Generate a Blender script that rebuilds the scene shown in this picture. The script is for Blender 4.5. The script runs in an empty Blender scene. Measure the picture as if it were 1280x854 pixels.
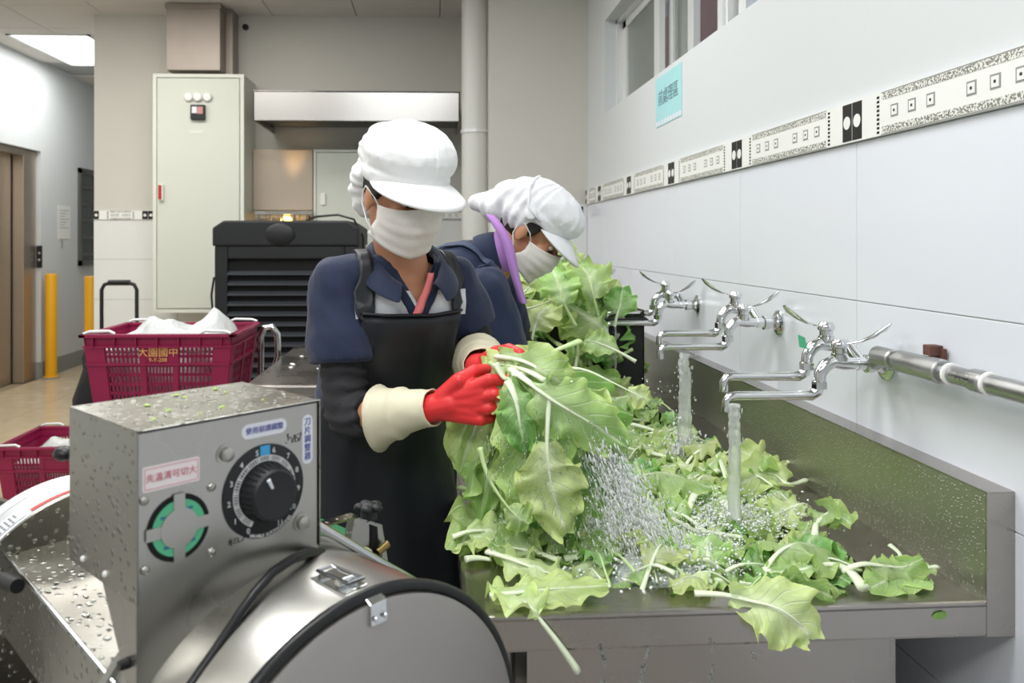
import bpy, bmesh, math, random
from mathutils import Vector, Matrix, Euler, noise, Quaternion

random.seed(7)
SC = bpy.context.scene
COL = SC.collection
PI = math.pi
# ------------------------------------------------------------------ camera, world, light, exposure
EYE = 1.25
YAW = math.atan(.035)
cam_data = bpy.data.cameras.new('camera')
cam_data.sensor_width = 36
cam_data.lens = 1000 * 36 / 1280
cam_data.shift_x = (640 - 576) / 1280
cam_data.shift_y = -(427 - 301) / 1280
cam_data.clip_start = .05
cam = bpy.data.objects.new('camera', cam_data)
COL.objects.link(cam)
cam.location = (0, 0, EYE)
cam.rotation_euler = (PI / 2, 0, -YAW)
SC.camera = cam
cam_data.dof.use_dof = True
cam_data.dof.focus_distance = 1.7
cam_data.dof.aperture_fstop = 5.6

world = bpy.data.worlds.new('world')
SC.world = world
world.use_nodes = True
world.node_tree.nodes['Background'].inputs[0].default_value = (.86, .93, 1, 1)
world.node_tree.nodes['Background'].inputs[1].default_value = .55
SC.view_settings.view_transform = 'Standard'
SC.view_settings.look = 'None'
SC.view_settings.gamma = 1
SC.view_settings.exposure = 0.2
CEIL = 2.87
# (x, y, size x, size y, power, colour): the lamps set in the ceiling
CEILING_LAMPS = [(-.30, 1.0, 1.2, .6, 22, (.97, .985, 1)), (-.30, 2.9, 1.2, .6, 22, (.97, .985, 1)), (-1.75, 2.2, 1.2, .6, 17, (1, .97, .93)),
                 (-.6, -1.1, 1.2, .6, 36, (.97, .985, 1)), (-1.55, 4.3, 1.2, .6, 17, (1, .95, .9)), (-2.05, -.3, 1.2, .6, 18, (1, .985, .96)),  # first here: unseen lamp, its power raised for frontal fill
                 (-2.9, 4.2, 1.2, .6, 16, (1, .95, .9))]


def ray(px, py):
    a = (px - 576) / 1000
    return Vector((a * math.cos(YAW) + math.sin(YAW), -a * math.sin(YAW) + math.cos(YAW), (301 - py) / 1000))


def P(px, py, X=None, Y=None, Z=None):
    """the point of the place behind a photo pixel, on a plane of known x, y or z"""
    d = ray(px, py)
    t = X / d.x if X is not None else Y / d.y if Y is not None else (Z - EYE) / d.z
    return Vector((0, 0, EYE)) + d * t


# ------------------------------------------------------------------ materials
def lin(h):
    h = h.lstrip('#')
    out = []
    for i in (0, 2, 4):
        c = int(h[i:i + 2], 16) / 255
        out.append(c / 12.92 if c <= .04045 else ((c + .055) / 1.055) ** 2.4)
    return (*out, 1)


MATS = {}


def mat(name, col, rough=.5, metal=0, var=0, vscale=8, bump=0, bscale=60, bstretch=(1, 1, 1), rvar=0, emit=0, trans=0, ior=1.45, sheen=0, coat=0, sss=0, coord='Object', alpha=1, spec=None):
    m = bpy.data.materials.new(name)
    m.use_nodes = True
    nt = m.node_tree
    b = nt.nodes['Principled BSDF']
    c = lin(col) if isinstance(col, str) else col
    b.inputs['Base Color'].default_value = c
    b.inputs['Roughness'].default_value = rough
    b.inputs['Metallic'].default_value = metal
    b.inputs['IOR'].default_value = ior
    b.inputs['Transmission Weight'].default_value = trans
    b.inputs['Alpha'].default_value = alpha
    if spec is not None:
        b.inputs['Specular IOR Level'].default_value = spec
    if sheen:
        b.inputs['Sheen Weight'].default_value = sheen
    if coat:
        b.inputs['Coat Weight'].default_value = coat
        b.inputs['Coat Roughness'].default_value = .1
    if sss:
        b.inputs['Subsurface Weight'].default_value = sss
        b.inputs['Subsurface Radius'].default_value = (.02, .01, .005)
        b.inputs['Subsurface Scale'].default_value = .5
    if emit:
        b.inputs['Emission Color'].default_value = c
        b.inputs['Emission Strength'].default_value = emit
    tc = nt.nodes.new('ShaderNodeTexCoord')
    if var or rvar:
        n = nt.nodes.new('ShaderNodeTexNoise')
        n.inputs['Scale'].default_value = vscale
        n.inputs['Detail'].default_value = 5
        nt.links.new(tc.outputs[coord], n.inputs['Vector'])
        if var:
            mx = nt.nodes.new('ShaderNodeMix')
            mx.data_type = 'RGBA'
            mx.inputs[6].default_value = tuple(max(0, x * (1 - var)) for x in c[:3]) + (1,)
            mx.inputs[7].default_value = tuple(min(1, x * (1 + var)) for x in c[:3]) + (1,)
            nt.links.new(n.outputs['Fac'], mx.inputs[0])
            nt.links.new(mx.outputs[2], b.inputs['Base Color'])
        if rvar:
            mr = nt.nodes.new('ShaderNodeMapRange')
            mr.inputs['From Min'].default_value = .3
            mr.inputs['From Max'].default_value = .7
            mr.inputs['To Min'].default_value = max(.02, rough - rvar)
            mr.inputs['To Max'].default_value = rough + rvar
            nt.links.new(n.outputs['Fac'], mr.inputs['Value'])
            nt.links.new(mr.outputs[0], b.inputs['Roughness'])
    if bump:
        mp = nt.nodes.new('ShaderNodeMapping')
        mp.inputs['Scale'].default_value = bstretch
        nt.links.new(tc.outputs[coord], mp.inputs['Vector'])
        n2 = nt.nodes.new('ShaderNodeTexNoise')
        n2.inputs['Scale'].default_value = bscale
        n2.inputs['Detail'].default_value = 4
        nt.links.new(mp.outputs[0], n2.inputs['Vector'])
        bp = nt.nodes.new('ShaderNodeBump')
        bp.inputs['Strength'].default_value = bump
        bp.inputs['Distance'].default_value = .01
        nt.links.new(n2.outputs['Fac'], bp.inputs['Height'])
        nt.links.new(bp.outputs[0], b.inputs['Normal'])
    MATS[name] = m
    return m


def add_drops(m, scale=90, strength=.5, size=.28):
    """fine beads of water standing on a surface, as relief"""
    nt = m.node_tree
    b = nt.nodes['Principled BSDF']
    tc = nt.nodes.new('ShaderNodeTexCoord')
    v = nt.nodes.new('ShaderNodeTexVoronoi')
    v.inputs['Scale'].default_value = scale
    nt.links.new(tc.outputs['Object'], v.inputs['Vector'])
    mr = nt.nodes.new('ShaderNodeMapRange')
    mr.inputs['From Min'].default_value = 0
    mr.inputs['From Max'].default_value = size
    mr.inputs['To Min'].default_value = 1
    mr.inputs['To Max'].default_value = 0
    nt.links.new(v.outputs['Distance'], mr.inputs['Value'])
    bp = nt.nodes.new('ShaderNodeBump')
    bp.inputs['Strength'].default_value = strength
    bp.inputs['Distance'].default_value = .004
    nt.links.new(mr.outputs[0], bp.inputs['Height'])
    old = b.inputs['Normal'].links
    if old:
        nt.links.new(old[0].from_socket, bp.inputs['Normal'])
    nt.links.new(bp.outputs[0], b.inputs['Normal'])


M = {}
M['wall_paint'] = mat('wall_paint', '#ced2d3', .7, bump=.03, bscale=120)
M['wall_cream'] = mat('wall_cream', '#c9c7bf', .75, var=.03, vscale=3, bump=.03, bscale=120)
M['ceiling'] = mat('ceiling_white', '#d2cfca', .9, var=.02, vscale=3)
M['tile'] = mat('glazed_tile', '#dde1e9', .22, bump=.012, bscale=12)
M['tile_back'] = mat('glazed_tile_back', '#dcdedc', .3)
M['grout'] = mat('grout', '#a9abaa', .9)
M['band'] = mat('border_white', '#e9eae6', .3)
M['black'] = mat('black_print', '#161616', .4)
M['grey_print'] = mat('grey_print', '#8f8f8c', .5)
sp = M['speckle'] = mat('speckle_print', '#9a9a96', .5)
_n = sp.node_tree.nodes.new('ShaderNodeTexNoise'); _n.inputs['Scale'].default_value = 260
_r = sp.node_tree.nodes.new('ShaderNodeValToRGB'); _r.color_ramp.interpolation = 'CONSTANT'
_r.color_ramp.elements[0].color = lin('#77776f'); _r.color_ramp.elements[1].color = lin('#e2e2dc'); _r.color_ramp.elements[1].position = .5
_t = sp.node_tree.nodes.new('ShaderNodeTexCoord')
sp.node_tree.links.new(_t.outputs['Object'], _n.inputs['Vector'])
sp.node_tree.links.new(_n.outputs['Fac'], _r.inputs[0]); sp.node_tree.links.new(_r.outputs[0], sp.node_tree.nodes['Principled BSDF'].inputs['Base Color'])
M['floor_tile'] = mat('floor_tile', '#c2b296', .22, var=.12, vscale=5, rvar=.06)
M['floor_grout'] = mat('floor_grout', '#8d8068', .9)
M['base_grey'] = mat('baseboard_grey', '#8c8d8b', .5)
M['steel'] = mat('brushed_steel', '#b4b2ac', .3, 1, var=.08, vscale=6, bump=.02, bscale=40, bstretch=(1, 1, 25), rvar=.07)
M['steel_wet'] = mat('wet_steel', '#a7a69f', .24, 1, var=.1, vscale=7, rvar=.08)
add_drops(M['steel_wet'], 85, .55, .3)
M['steel_sink'] = mat('sink_steel', '#aaa5a0', .27, 1, var=.08, vscale=5, bump=.015, bscale=50, bstretch=(20, 1, 1), rvar=.06)
M['steel_splash'] = mat('splash_steel', '#b4b4a8', .42, 1, var=.06, vscale=5, rvar=.05)
add_drops(M['steel_splash'], 150, .55, .33)
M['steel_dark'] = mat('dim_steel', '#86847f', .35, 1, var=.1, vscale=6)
M['steel_door'] = mat('lift_steel', '#c2b6a8', .42, 1, var=.06, vscale=2, bump=.01, bscale=40, bstretch=(40, 40, 1))
M['duct'] = mat('duct_steel', '#a0978f', .5, .7, var=.12, vscale=6)
M['chrome'] = mat('chrome', '#d7d9da', .12, 1, var=.05, vscale=30, rvar=.06)
M['galv'] = mat('galvanised_pipe', '#b3b4b3', .35, 1, var=.12, vscale=25, rvar=.1)
M['ptfe'] = mat('white_thread_tape', '#ececea', .6)
M['enamel'] = mat('grey_green_enamel', '#cdd1c6', .45)
M['enamel_edge'] = mat('grey_green_enamel_edge', '#d7dad0', .45)
M['black_plastic'] = mat('black_plastic', '#1b1d20', .5, var=.15, vscale=9)
M['black_rubber'] = mat('black_rubber', '#131416', .35)
M['dark_void'] = mat('dark_inside', '#08090a', .8)
M['white_plastic'] = mat('white_plastic', '#e8e8e4', .4)
M['pvc'] = mat('pvc_pipe', '#cfcfca', .45)
M['yellow'] = mat('yellow_paint', '#e9ab12', .45, var=.06)
M['red'] = mat('red_plastic', '#b32a22', .4)
M['crate'] = mat('magenta_crate_plastic', '#8d1845', .4, var=.1, vscale=14)
M['paving'] = mat('worn_paving', '#9d9a95', .4, var=.1, vscale=4)
M['film'] = mat('clear_film', '#e4e8e6', .25, trans=.35, bump=.5, bscale=40)
M['alu'] = mat('aluminium', '#dcdedd', .35, .2)
M['glass'] = mat('window_glass', '#868d85', .15, trans=.25)
M['glass2'] = mat('window_glass_pale', '#b9c6d2', .12, trans=.35)
M['brick_out'] = mat('outside_wall', '#8f7370', .8, var=.1, vscale=4)
M['cyan'] = mat('cyan_paper', '#a6d8dc', .5, var=.05, vscale=6)
M['paper'] = mat('paper', '#e6e6e2', .6)
M['ink'] = mat('dark_ink', '#5f7d88', .6)
M['ink_black'] = mat('black_ink', '#1a1a1a', .6)
M['ink_blue'] = mat('blue_ink', '#5558a0', .6)
M['ink_red'] = mat('red_ink', '#c97f88', .6)
M['ink_yellow'] = mat('yellow_print', '#d9a860', .5)
M['sticker'] = mat('white_sticker', '#dfe2ea', .35)
M['sticker_pink'] = mat('pink_sticker', '#e9e0e2', .35)
M['green_plate'] = mat('fan_green', '#58b58a', .5, var=.1)
M['blue_tag'] = mat('blue_tag', '#3aa0d8', .4)
M['dial_white'] = mat('dial_white', '#d8d8d8', .5)
M['belt_green'] = mat('belt_green', '#0f6a3c', .5)
M['lamp'] = mat('lamp_diffuser', '#fdfcf8', .5, emit=2.2)
M['lamp_warm'] = mat('lamp_warm', '#ffb24a', .5, emit=6)
M['flame'] = mat('burner_flame', '#ffc45a', .5, emit=9)
M['brass'] = mat('brass', '#8d7a4e', .35, 1)
M['nylon'] = mat('cream_nylon', '#d9d6b0', .5)


# ------------------------------------------------------------------ mesh builder
class MB:
    def __init__(s):
        s.v = []; s.f = []; s.mi = []; s.M = Matrix.Identity(4); s.cur = 0; s.uv = {}

    def add(s, vs, fs):
        o = len(s.v)
        s.v += [tuple(s.M @ Vector(p)) for p in vs]
        s.f += [tuple(i + o for i in f) for f in fs]
        s.mi += [s.cur] * len(fs)
        return s

    def box(s, lo, hi):
        x0, y0, z0 = lo; x1, y1, z1 = hi
        return s.add([(x0, y0, z0), (x1, y0, z0), (x1, y1, z0), (x0, y1, z0), (x0, y0, z1), (x1, y0, z1), (x1, y1, z1), (x0, y1, z1)],
                     [(0, 3, 2, 1), (4, 5, 6, 7), (0, 1, 5, 4), (1, 2, 6, 5), (2, 3, 7, 6), (3, 0, 4, 7)])

    def hexa(s, p):
        return s.add(p, [(0, 3, 2, 1), (4, 5, 6, 7), (0, 1, 5, 4), (1, 2, 6, 5), (2, 3, 7, 6), (3, 0, 4, 7)])

    def tube(s, pts, r, seg=12, caps=True, closed=False, flat=1):
        pts = [Vector(p) for p in pts]
        n = len(pts)
        rs = r if isinstance(r, (list, tuple)) else [r] * n
        vs = []; fs = []
        up = None
        for i, p in enumerate(pts):
            if closed:
                t = (pts[(i + 1) % n] - pts[i - 1]).normalized()
            else:
                t = (pts[min(i + 1, n - 1)] - pts[max(i - 1, 0)]).normalized()
            if up is None:
                up = Vector((0, 0, 1)) if abs(t.z) < .9 else Vector((1, 0, 0))
            side = t.cross(up).normalized()
            up = side.cross(t).normalized()
            for k in range(seg):
                a = 2 * PI * k / seg
                vs.append(p + side * (rs[i] * math.cos(a)) + up * (rs[i] * flat * math.sin(a)))
        m = n if closed else n - 1
        for i in range(m):
            j = (i + 1) % n
            for k in range(seg):
                l = (k + 1) % seg
                fs.append((i * seg + k, i * seg + l, j * seg + l, j * seg + k))
        if caps and not closed:
            fs.append(tuple(range(seg - 1, -1, -1)))
            fs.append(tuple((n - 1) * seg + k for k in range(seg)))
        return s.add(vs, fs)

    def cyl(s, p0, p1, r0, r1=None, seg=20, caps=True):
        return s.tube([p0, p1], [r0, r0 if r1 is None else r1], seg, caps)

    def lathe(s, prof, origin=(0, 0, 0), axis=(0, 0, 1), seg=28):
        """prof: (radius, height) pairs along the axis"""
        q = Vector((0, 0, 1)).rotation_difference(Vector(axis))
        o = Vector(origin); vs = []; fs = []
        for r, h in prof:
            for k in range(seg):
                a = 2 * PI * k / seg
                vs.append(o + q @ Vector((r * math.cos(a), r * math.sin(a), h)))
        n = len(prof)
        for i in range(n - 1):
            for k in range(seg):
                l = (k + 1) % seg
                fs.append((i * seg + k, i * seg + l, (i + 1) * seg + l, (i + 1) * seg + k))
        if prof[0][0] > 1e-5: fs.append(tuple(range(seg - 1, -1, -1)))
        if prof[-1][0] > 1e-5: fs.append(tuple((n - 1) * seg + k for k in range(seg)))
        return s.add(vs, fs)

    def ellip(s, c, r, R=None, su=20, sv=12):
        c = Vector(c); R = R or Matrix.Identity(3)
        r = (r, r, r) if isinstance(r, (int, float)) else r
        vs = [c + R @ Vector((0, 0, -r[2]))]; fs = []
        for j in range(1, sv):
            ph = -PI / 2 + PI * j / sv
            for k in range(su):
                a = 2 * PI * k / su
                vs.append(c + R @ Vector((r[0] * math.cos(ph) * math.cos(a), r[1] * math.cos(ph) * math.sin(a), r[2] * math.sin(ph))))
        vs.append(c + R @ Vector((0, 0, r[2])))
        for k in range(su):
            l = (k + 1) % su
            fs.append((0, 1 + l, 1 + k))
            fs.append((len(vs) - 1, len(vs) - 1 - su + k, len(vs) - 1 - su + l))
        for j in range(sv - 2):
            for k in range(su):
                l = (k + 1) % su
                a = 1 + j * su
                fs.append((a + k, a + l, a + su + l, a + su + k))
        return s.add(vs, fs)

    def capsule(s, p0, p1, r0, r1, seg=14):
        """tapered limb with rounded ends"""
        p0 = Vector(p0); p1 = Vector(p1); d = (p1 - p0).normalized()
        pts = []; rs = []
        for i in range(1, 5):
            a = -PI / 2 + PI / 2 * i / 5
            pts.append(p0 + d * (r0 * math.sin(a))); rs.append(r0 * math.cos(a))
        for i in range(5):
            pts.append(p0.lerp(p1, i / 4)); rs.append(r0 + (r1 - r0) * i / 4)
        for i in range(1, 5):
            a = PI / 2 * i / 5
            pts.append(p1 + d * (r1 * math.sin(a))); rs.append(r1 * math.cos(a))
        return s.tube(pts, rs, seg)

    def prism(s, poly, z0, z1):
        n = len(poly)
        vs = [(x, y, z0) for x, y in poly] + [(x, y, z1) for x, y in poly]
        fs = [tuple(range(n - 1, -1, -1)), tuple(range(n, 2 * n))] + [(i, (i + 1) % n, n + (i + 1) % n, n + i) for i in range(n)]
        return s.add(vs, fs)

    def rings(s, rings, caps=True, closed=False):
        n = len(rings[0]); vs = [p for r in rings for p in r]; fs = []
        for i in range(len(rings) - 1 + (1 if closed else 0)):
            j = (i + 1) % len(rings)
            for k in range(n):
                l = (k + 1) % n
                fs.append((i * n + k, i * n + l, j * n + l, j * n + k))
        if caps and not closed:
            fs.append(tuple(range(n - 1, -1, -1)))
            fs.append(tuple((len(rings) - 1) * n + k for k in range(n)))
        return s.add(vs, fs)

    def sheet(s, rows, thick=0, closed_u=False):
        """a grid of points, optionally given thickness along its normal"""
        nu = len(rows); nv = len(rows[0])
        vs = [Vector(p) for r in rows for p in r]
        fs = []
        for i in range(nu - 1 + (1 if closed_u else 0)):
            for k in range(nv - 1):
                j = (i + 1) % nu
                fs.append((i * nv + k, j * nv + k, j * nv + k + 1, i * nv + k + 1))
        return s.add(vs, fs)

    def mesh(s, name, mats, smooth=False, bevel=0, thick=0, fix=True, sub=0):
        me = bpy.data.meshes.new(name)
        me.from_pydata(s.v, [], s.f)
        for m in (mats if isinstance(mats, (list, tuple)) else [mats]):
            me.materials.append(m)
        me.polygons.foreach_set('material_index', s.mi)
        if fix or bevel:
            bm = bmesh.new(); bm.from_mesh(me)
            if fix: bmesh.ops.recalc_face_normals(bm, faces=bm.faces)
            if bevel:
                ed = [e for e in bm.edges if len(e.link_faces) == 2 and e.calc_face_angle(0) > .5]
                bmesh.ops.bevel(bm, geom=ed, offset=bevel, segments=2, profile=.6, affect='EDGES', clamp_overlap=True)
            bm.to_mesh(me); bm.free()
        if smooth:
            me.polygons.foreach_set('use_smooth', [True] * len(me.polygons))
            if smooth != 'full':
                try: me.set_sharp_from_angle(angle=math.radians(40))
                except Exception: pass
        me.update()
        return me

    def build(s, name, mats, parent=None, smooth=False, bevel=0, thick=0, sub=0, fix=True):
        me = s.mesh(name, mats, smooth, bevel, fix=fix)
        o = bpy.data.objects.new(name, me)
        COL.objects.link(o)
        if parent: o.parent = parent
        if thick:
            md = o.modifiers.new('thick', 'SOLIDIFY'); md.thickness = thick; md.offset = 0
        if sub:
            md = o.modifiers.new('sub', 'SUBSURF'); md.levels = sub; md.render_levels = sub
        return o


def tag(o, label=None, cat=None, group=None, kind=None):
    if label: o['label'] = label
    if cat: o['category'] = cat
    if group: o['group'] = group
    if kind: o['kind'] = kind
    return o


def thing(name, label, cat, loc=(0, 0, 0), rz=0, group=None):
    o = bpy.data.objects.new(name, None)
    COL.objects.link(o)
    o.location = loc; o.rotation_euler = (0, 0, rz); o.empty_display_size = .1
    return tag(o, label, cat, group)


def link(name, me, parent=None, loc=None, rot=None, scale=None):
    o = bpy.data.objects.new(name, me)
    COL.objects.link(o)
    if parent: o.parent = parent
    if loc: o.location = loc
    if rot: o.rotation_euler = rot
    if scale: o.scale = scale
    return o


def box(name, lo, hi, m, parent=None, bevel=0):
    return MB().box(lo, hi).build(name, m, parent, bevel=bevel)


def struct(o):
    o['kind'] = 'structure'
    return o


def bake(o):
    """freeze an object's modifiers into its mesh"""
    dg = bpy.context.evaluated_depsgraph_get()
    me = bpy.data.meshes.new_from_object(o.evaluated_get(dg))
    o.modifiers.clear()
    o.data = me
    return o


def fuse(mb, name, m, parent=None, voxel=.006, smooth=4, disp=None, factor=.5):
    """one continuous skin around overlapping closed shapes"""
    o = mb.build(name, m, None)
    md = o.modifiers.new('r', 'REMESH'); md.mode = 'VOXEL'; md.voxel_size = voxel; md.use_smooth_shade = True
    if smooth:
        ms = o.modifiers.new('s', 'SMOOTH'); ms.factor = factor; ms.iterations = smooth
    bake(o)
    if disp:
        for v in o.data.vertices:
            v.co = disp(v.co.copy(), v.normal.copy())
    o.data.polygons.foreach_set('use_smooth', [True] * len(o.data.polygons))
    if parent: o.parent = parent
    return o


def text_mesh(body, size, m, ext=.0004, align='CENTER', spacing=1):
    cu = bpy.data.curves.new('text', 'FONT')
    cu.body = body; cu.size = size; cu.extrude = ext; cu.align_x = align; cu.align_y = 'CENTER'; cu.resolution_u = 2; cu.space_character = spacing
    o = bpy.data.objects.new('text', cu)
    COL.objects.link(o)
    dg = bpy.context.evaluated_depsgraph_get()
    me = bpy.data.meshes.new_from_object(o.evaluated_get(dg))
    bpy.data.objects.remove(o)
    me.materials.clear(); me.materials.append(m)
    return me


def text(name, body, size, m, parent, mtx, **k):
    o = link(name, text_mesh(body, size, m, **k), parent)
    o.matrix_local = mtx
    return o


def face_mtx(origin, right, up):
    """a frame whose x runs along the writing and y up it"""
    x = Vector(right).normalized(); y = Vector(up).normalized(); z = x.cross(y)
    return Matrix(((x.x, y.x, z.x, origin[0]), (x.y, y.y, z.y, origin[1]), (x.z, y.z, z.z, origin[2]), (0, 0, 0, 1)))

# ================================================================== the room
WX = .93            # face of the tiled wall
BY = 5.8            # face of the far kitchen wall
NY = 4.79           # face of the nearer return beside the pipe
LX = -3.55          # face of the corridor wall
floor = struct(box('floor', (-3.9, -3, -.12), (1.2, 10, -.008), M['floor_grout']))
tile_me = MB().box((.002, .002, -.008), (.598, .598, 0)).mesh('floor_tile', M['floor_tile'], bevel=.0015)
for i in range(5):
    for j in range(12):
        link('tile', tile_me, floor, (LX + .6 * i, 2.4 + .6 * j, 0))
plain = MB()
plain.box((LX, -3, -.008), (WX, 2.4, 0)); plain.box((LX + 3.0, 2.4, -.008), (WX, 5.8, 0))
plain.build('worn_paving', M['paving'], floor)

ceiling = struct(box('ceiling', (-3.9, -3, CEIL + .012), (1.3, 10, CEIL + .12), M['grout']))
lampcells = []
cm = MB().box((.004, .004, 0), (.596, .596, .012)).mesh('ceiling_panel', M['ceiling'])
for i in range(8):
    for j in range(14):
        x, y = LX + .6 * i, 1.4 + .6 * j
        if x < .95 and not (abs(x + .3 - (-2.99)) < .35 and 6.9 < y < 7.9):
            link('panel', cm, ceiling, (x, y, CEIL))
MB().box((LX, -3, CEIL), (1.25, 1.4, CEIL + .012)).build('plain_panel', M['ceiling'], ceiling)

# --- tiled wall beside the sink, pierced by one long window opening
wb = MB()
SILL, HEAD, WY0, WY1 = 1.945, 2.45, 1.35, 4.33
wb.box((WX + .008, -3, -.1), (1.25, 6, SILL)); wb.box((WX + .008, -3, HEAD), (1.25, 6, CEIL + .1))
wb.box((WX + .008, -3, SILL), (1.25, WY0, HEAD)); wb.box((WX + .008, WY1, SILL), (1.25, 6, HEAD))
wall_r = struct(wb.build('wall_right', M['wall_paint']))
JY, TW = 1.725, .667
ZR = [0, .094, .439, .784, 1.118, 1.466]
gm = MB().box((WX + .002, -3, 0), (WX + .009, NY, 1.466)); gm.build('grout_bed', M['grout'], wall_r)
for r in range(5):
    h = ZR[r + 1] - ZR[r]
    me = MB().box((WX, .0011, .0011), (WX + .008, TW - .0011, h - .0011)).mesh('wall_tile', M['tile'], bevel=.0012)
    for c in range(-3, 5):
        y = JY + c * TW
        if y + TW > NY:
            MB().box((WX, y + .0011, ZR[r] + .0011), (WX + .008, NY, ZR[r + 1] - .0011)).build('tile', M['tile'], wall_r)
        else:
            link('tile', me, wall_r, (0, y, ZR[r]))


def border_mesh(w, h):
    """one border tile, face towards -x: body, corner bars with discs, dashed strips, speckled bands and square print"""
    b = MB(); e = .0006
    b.box((-.010, .0008, .0006), (.008, w - .0008, h - .0006))

    def plate(y0, y1, z0, z1, mi, t=1):
        b.cur = mi; b.box((-.010 - e * t, y0, z0), (-.0098, y1, z1)); b.cur = 0
    k = h / .09
    for s in (0, 1):
        f = (lambda y: y) if s == 0 else (lambda y: w - y)
        def pl(a, c, z0, z1, mi, t=1):
            plate(min(f(a), f(c)), max(f(a), f(c)), z0, z1, mi, t)
        pl(.0015, .040, .004 * k, h - .004 * k, 1)
        b.cur = 0
        b.lathe([(.0001, .0), (.0145 * k, .0), (.0145 * k, .0014), (.0001, .0014)], (-.0098, f(.021), h * .5), (-1, 0, 0), 16)
        for q in range(9):
            pl(.098, .107, .005 * k + q * .009 * k, .005 * k + (q + .55) * .009 * k, 1)
    plate(.118, w - .118, .004 * k, .018 * k, 2); plate(.118, w - .118, h - .018 * k, h - .004 * k, 2)
    plate(.114, w - .114, .0015 * k, .003 * k, 3); plate(.114, w - .114, h - .003 * k, h - .0015 * k, 3)
    span = w - .236
    for i, t in enumerate((.10, .235, .37, .63, .765, .90)):
        y = .118 + span * t; z = h / 2; a = .0125 * k
        plate(y - a, y + a, z - a, z + a, 3); plate(y - a * .72, y + a * .72, z - a * .72, z + a * .72, 0, 2); plate(y - a * .2, y + a * .2, z - a * .2, z + a * .2, 1, 3)
    return b.mesh('border_tile', [M['band'], M['black'], M['speckle'], M['grey_print']])


BW = border_mesh(TW, .09)
for c in range(-3, 4):
    link('border_tile', BW, wall_r, (WX, JY + c * TW, 1.466))
link('border_tile', border_mesh(NY - (JY + 4 * TW), .09), wall_r, (WX, JY + 4 * TW, 1.466))

# --- windows: aluminium sliding sashes seen steeply from the side
def sash(win, y0, y1, x, glass, stile=.05):
    f = MB()
    f.box((x - .016, y0, SILL + .025), (x + .016, y0 + stile, HEAD - .02)); f.box((x - .016, y1 - stile, SILL + .025), (x + .016, y1, HEAD - .02))
    f.box((x - .016, y0, SILL + .025), (x + .016, y1, SILL + .065)); f.box((x - .016, y0, HEAD - .06), (x + .016, y1, HEAD - .02))
    s = f.build('sash', M['alu'], win, bevel=.002)
    box('pane', (x - .003, y0 + stile, SILL + .065), (x + .003, y1 - stile, HEAD - .06), glass, s)
    box('roller_foot', (x - .02, y0 + .004, SILL + .012), (x + .014, y0 + .03, SILL + .03), M['black_plastic'], s)
    return s


def window(n, y0, y1):
    w = struct(thing(f'window_{n}', None, None))
    f = MB()
    for a in (y0, y1 - .03): f.box((1.0, a, SILL), (1.16, a + .03, HEAD))
    f.box((1.0, y0, SILL), (1.16, y1, SILL + .014)); f.box((1.0, y0, HEAD - .02), (1.16, y1, HEAD))
    f.box((1.04, y0, SILL), (1.048, y1, SILL + .026)); f.box((1.095, y0, SILL), (1.103, y1, SILL + .026))
    f.build('window_frame', M['alu'], w)
    return w


w1 = window(1, 2.74, WY1)
sash(w1, 3.62, WY1 - .03, 1.045, M['glass'], .07)
sash(w1, 3.30, 3.66, 1.10, M['glass'], .07)
w2 = window(2, WY0, 2.71)
sash(w2, 2.0, 2.66, 1.045, M['glass2'], .06)
sash(w2, WY0 + .03, 2.06, 1.10, M['glass2'], .06)
struct(box('trim_window_post', (.99, 2.70, SILL), (1.2, 2.75, HEAD), M['alu']))
ob = tag(box('neighbour_building', (3.4, -2, 0), (3.8, 12, 7), M['brick_out']), 'mauve brown outside wall seen through the open window', 'building')

# --- cyan notice on the painted wall
pa, pb = P(818, 101, X=WX), P(850, 82, X=WX)
zt, zb = 1.925, 1.722
n = thing('wall_notice', 'cyan paper notice taped to the wall under the window', 'notice', (WX + .008, (pa.y + pb.y) / 2, (zt + zb) / 2))
hw = (pa.y - pb.y) / 2
MB().box((-.0025, -hw, -(zt - zb) / 2), (0, hw, (zt - zb) / 2)).build('sheet', M['cyan'], n)
text('lettering', '前處理區', .068, M['ink'], n, face_mtx((-.003, 0, .008), (0, -1, 0), (0, 0, 1)))
wv = MB()
for k in range(9):
    a = -hw + (k + .5) * 2 * hw / 9
    wv.ellip((-.0026, a, -(zt - zb) / 2 + .012), (.0006, .016, .012), su=10, sv=6)
wv.build('printed_wave', M['sticker'], n)

# --- far walls
wa = struct(box('wall_back', (-2.42, BY + .008, -.1), (.36, BY + .25, CEIL + .1), M['wall_cream']))
box('grout_bed', (-2.42, BY + .002, 0), (.34, BY + .009, 1.40), M['grout'], wa)
ZB = [0, .25, .54, .83, 1.117, 1.40]
for r in range(5):
    for c in range(5):
        x0 = -2.42 + c * .59
        x1 = min(x0 + .588, .34)
        box('tile', (x0 + .002, BY, ZB[r] + .0015), (x1, BY + .008, ZB[r + 1] - .0015), M['tile_back'], wa)
bs = border_mesh(.59, .066)
link('border_tile', border_mesh(.385, .066), wa, (-2.035, BY + .002, 1.40), (0, 0, PI / 2))
for c in range(4):
    link('border_tile', bs, wa, (-2.035 + (c + 1) * .59, BY + .002, 1.40), (0, 0, PI / 2))
wn = MB()
wn.box((.34, NY + .008, -.1), (1.0, BY + .1, CEIL + .1))
wbb = struct(wn.build('wall_return', M['wall_cream']))
box('grout_bed', (.342, NY + .002, 0), (WX, NY + .009, 1.40), M['grout'], wbb)
for r in range(5):
    for (x0, x1) in ((.342, .62), (.622, WX - .002)):
        box('tile', (x0, NY, ZB[r] + .0015), (x1, NY + .008, ZB[r + 1] + (-.0015 if r < 4 else .07)), M['tile_back'], wbb)
sq = MB()
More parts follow.
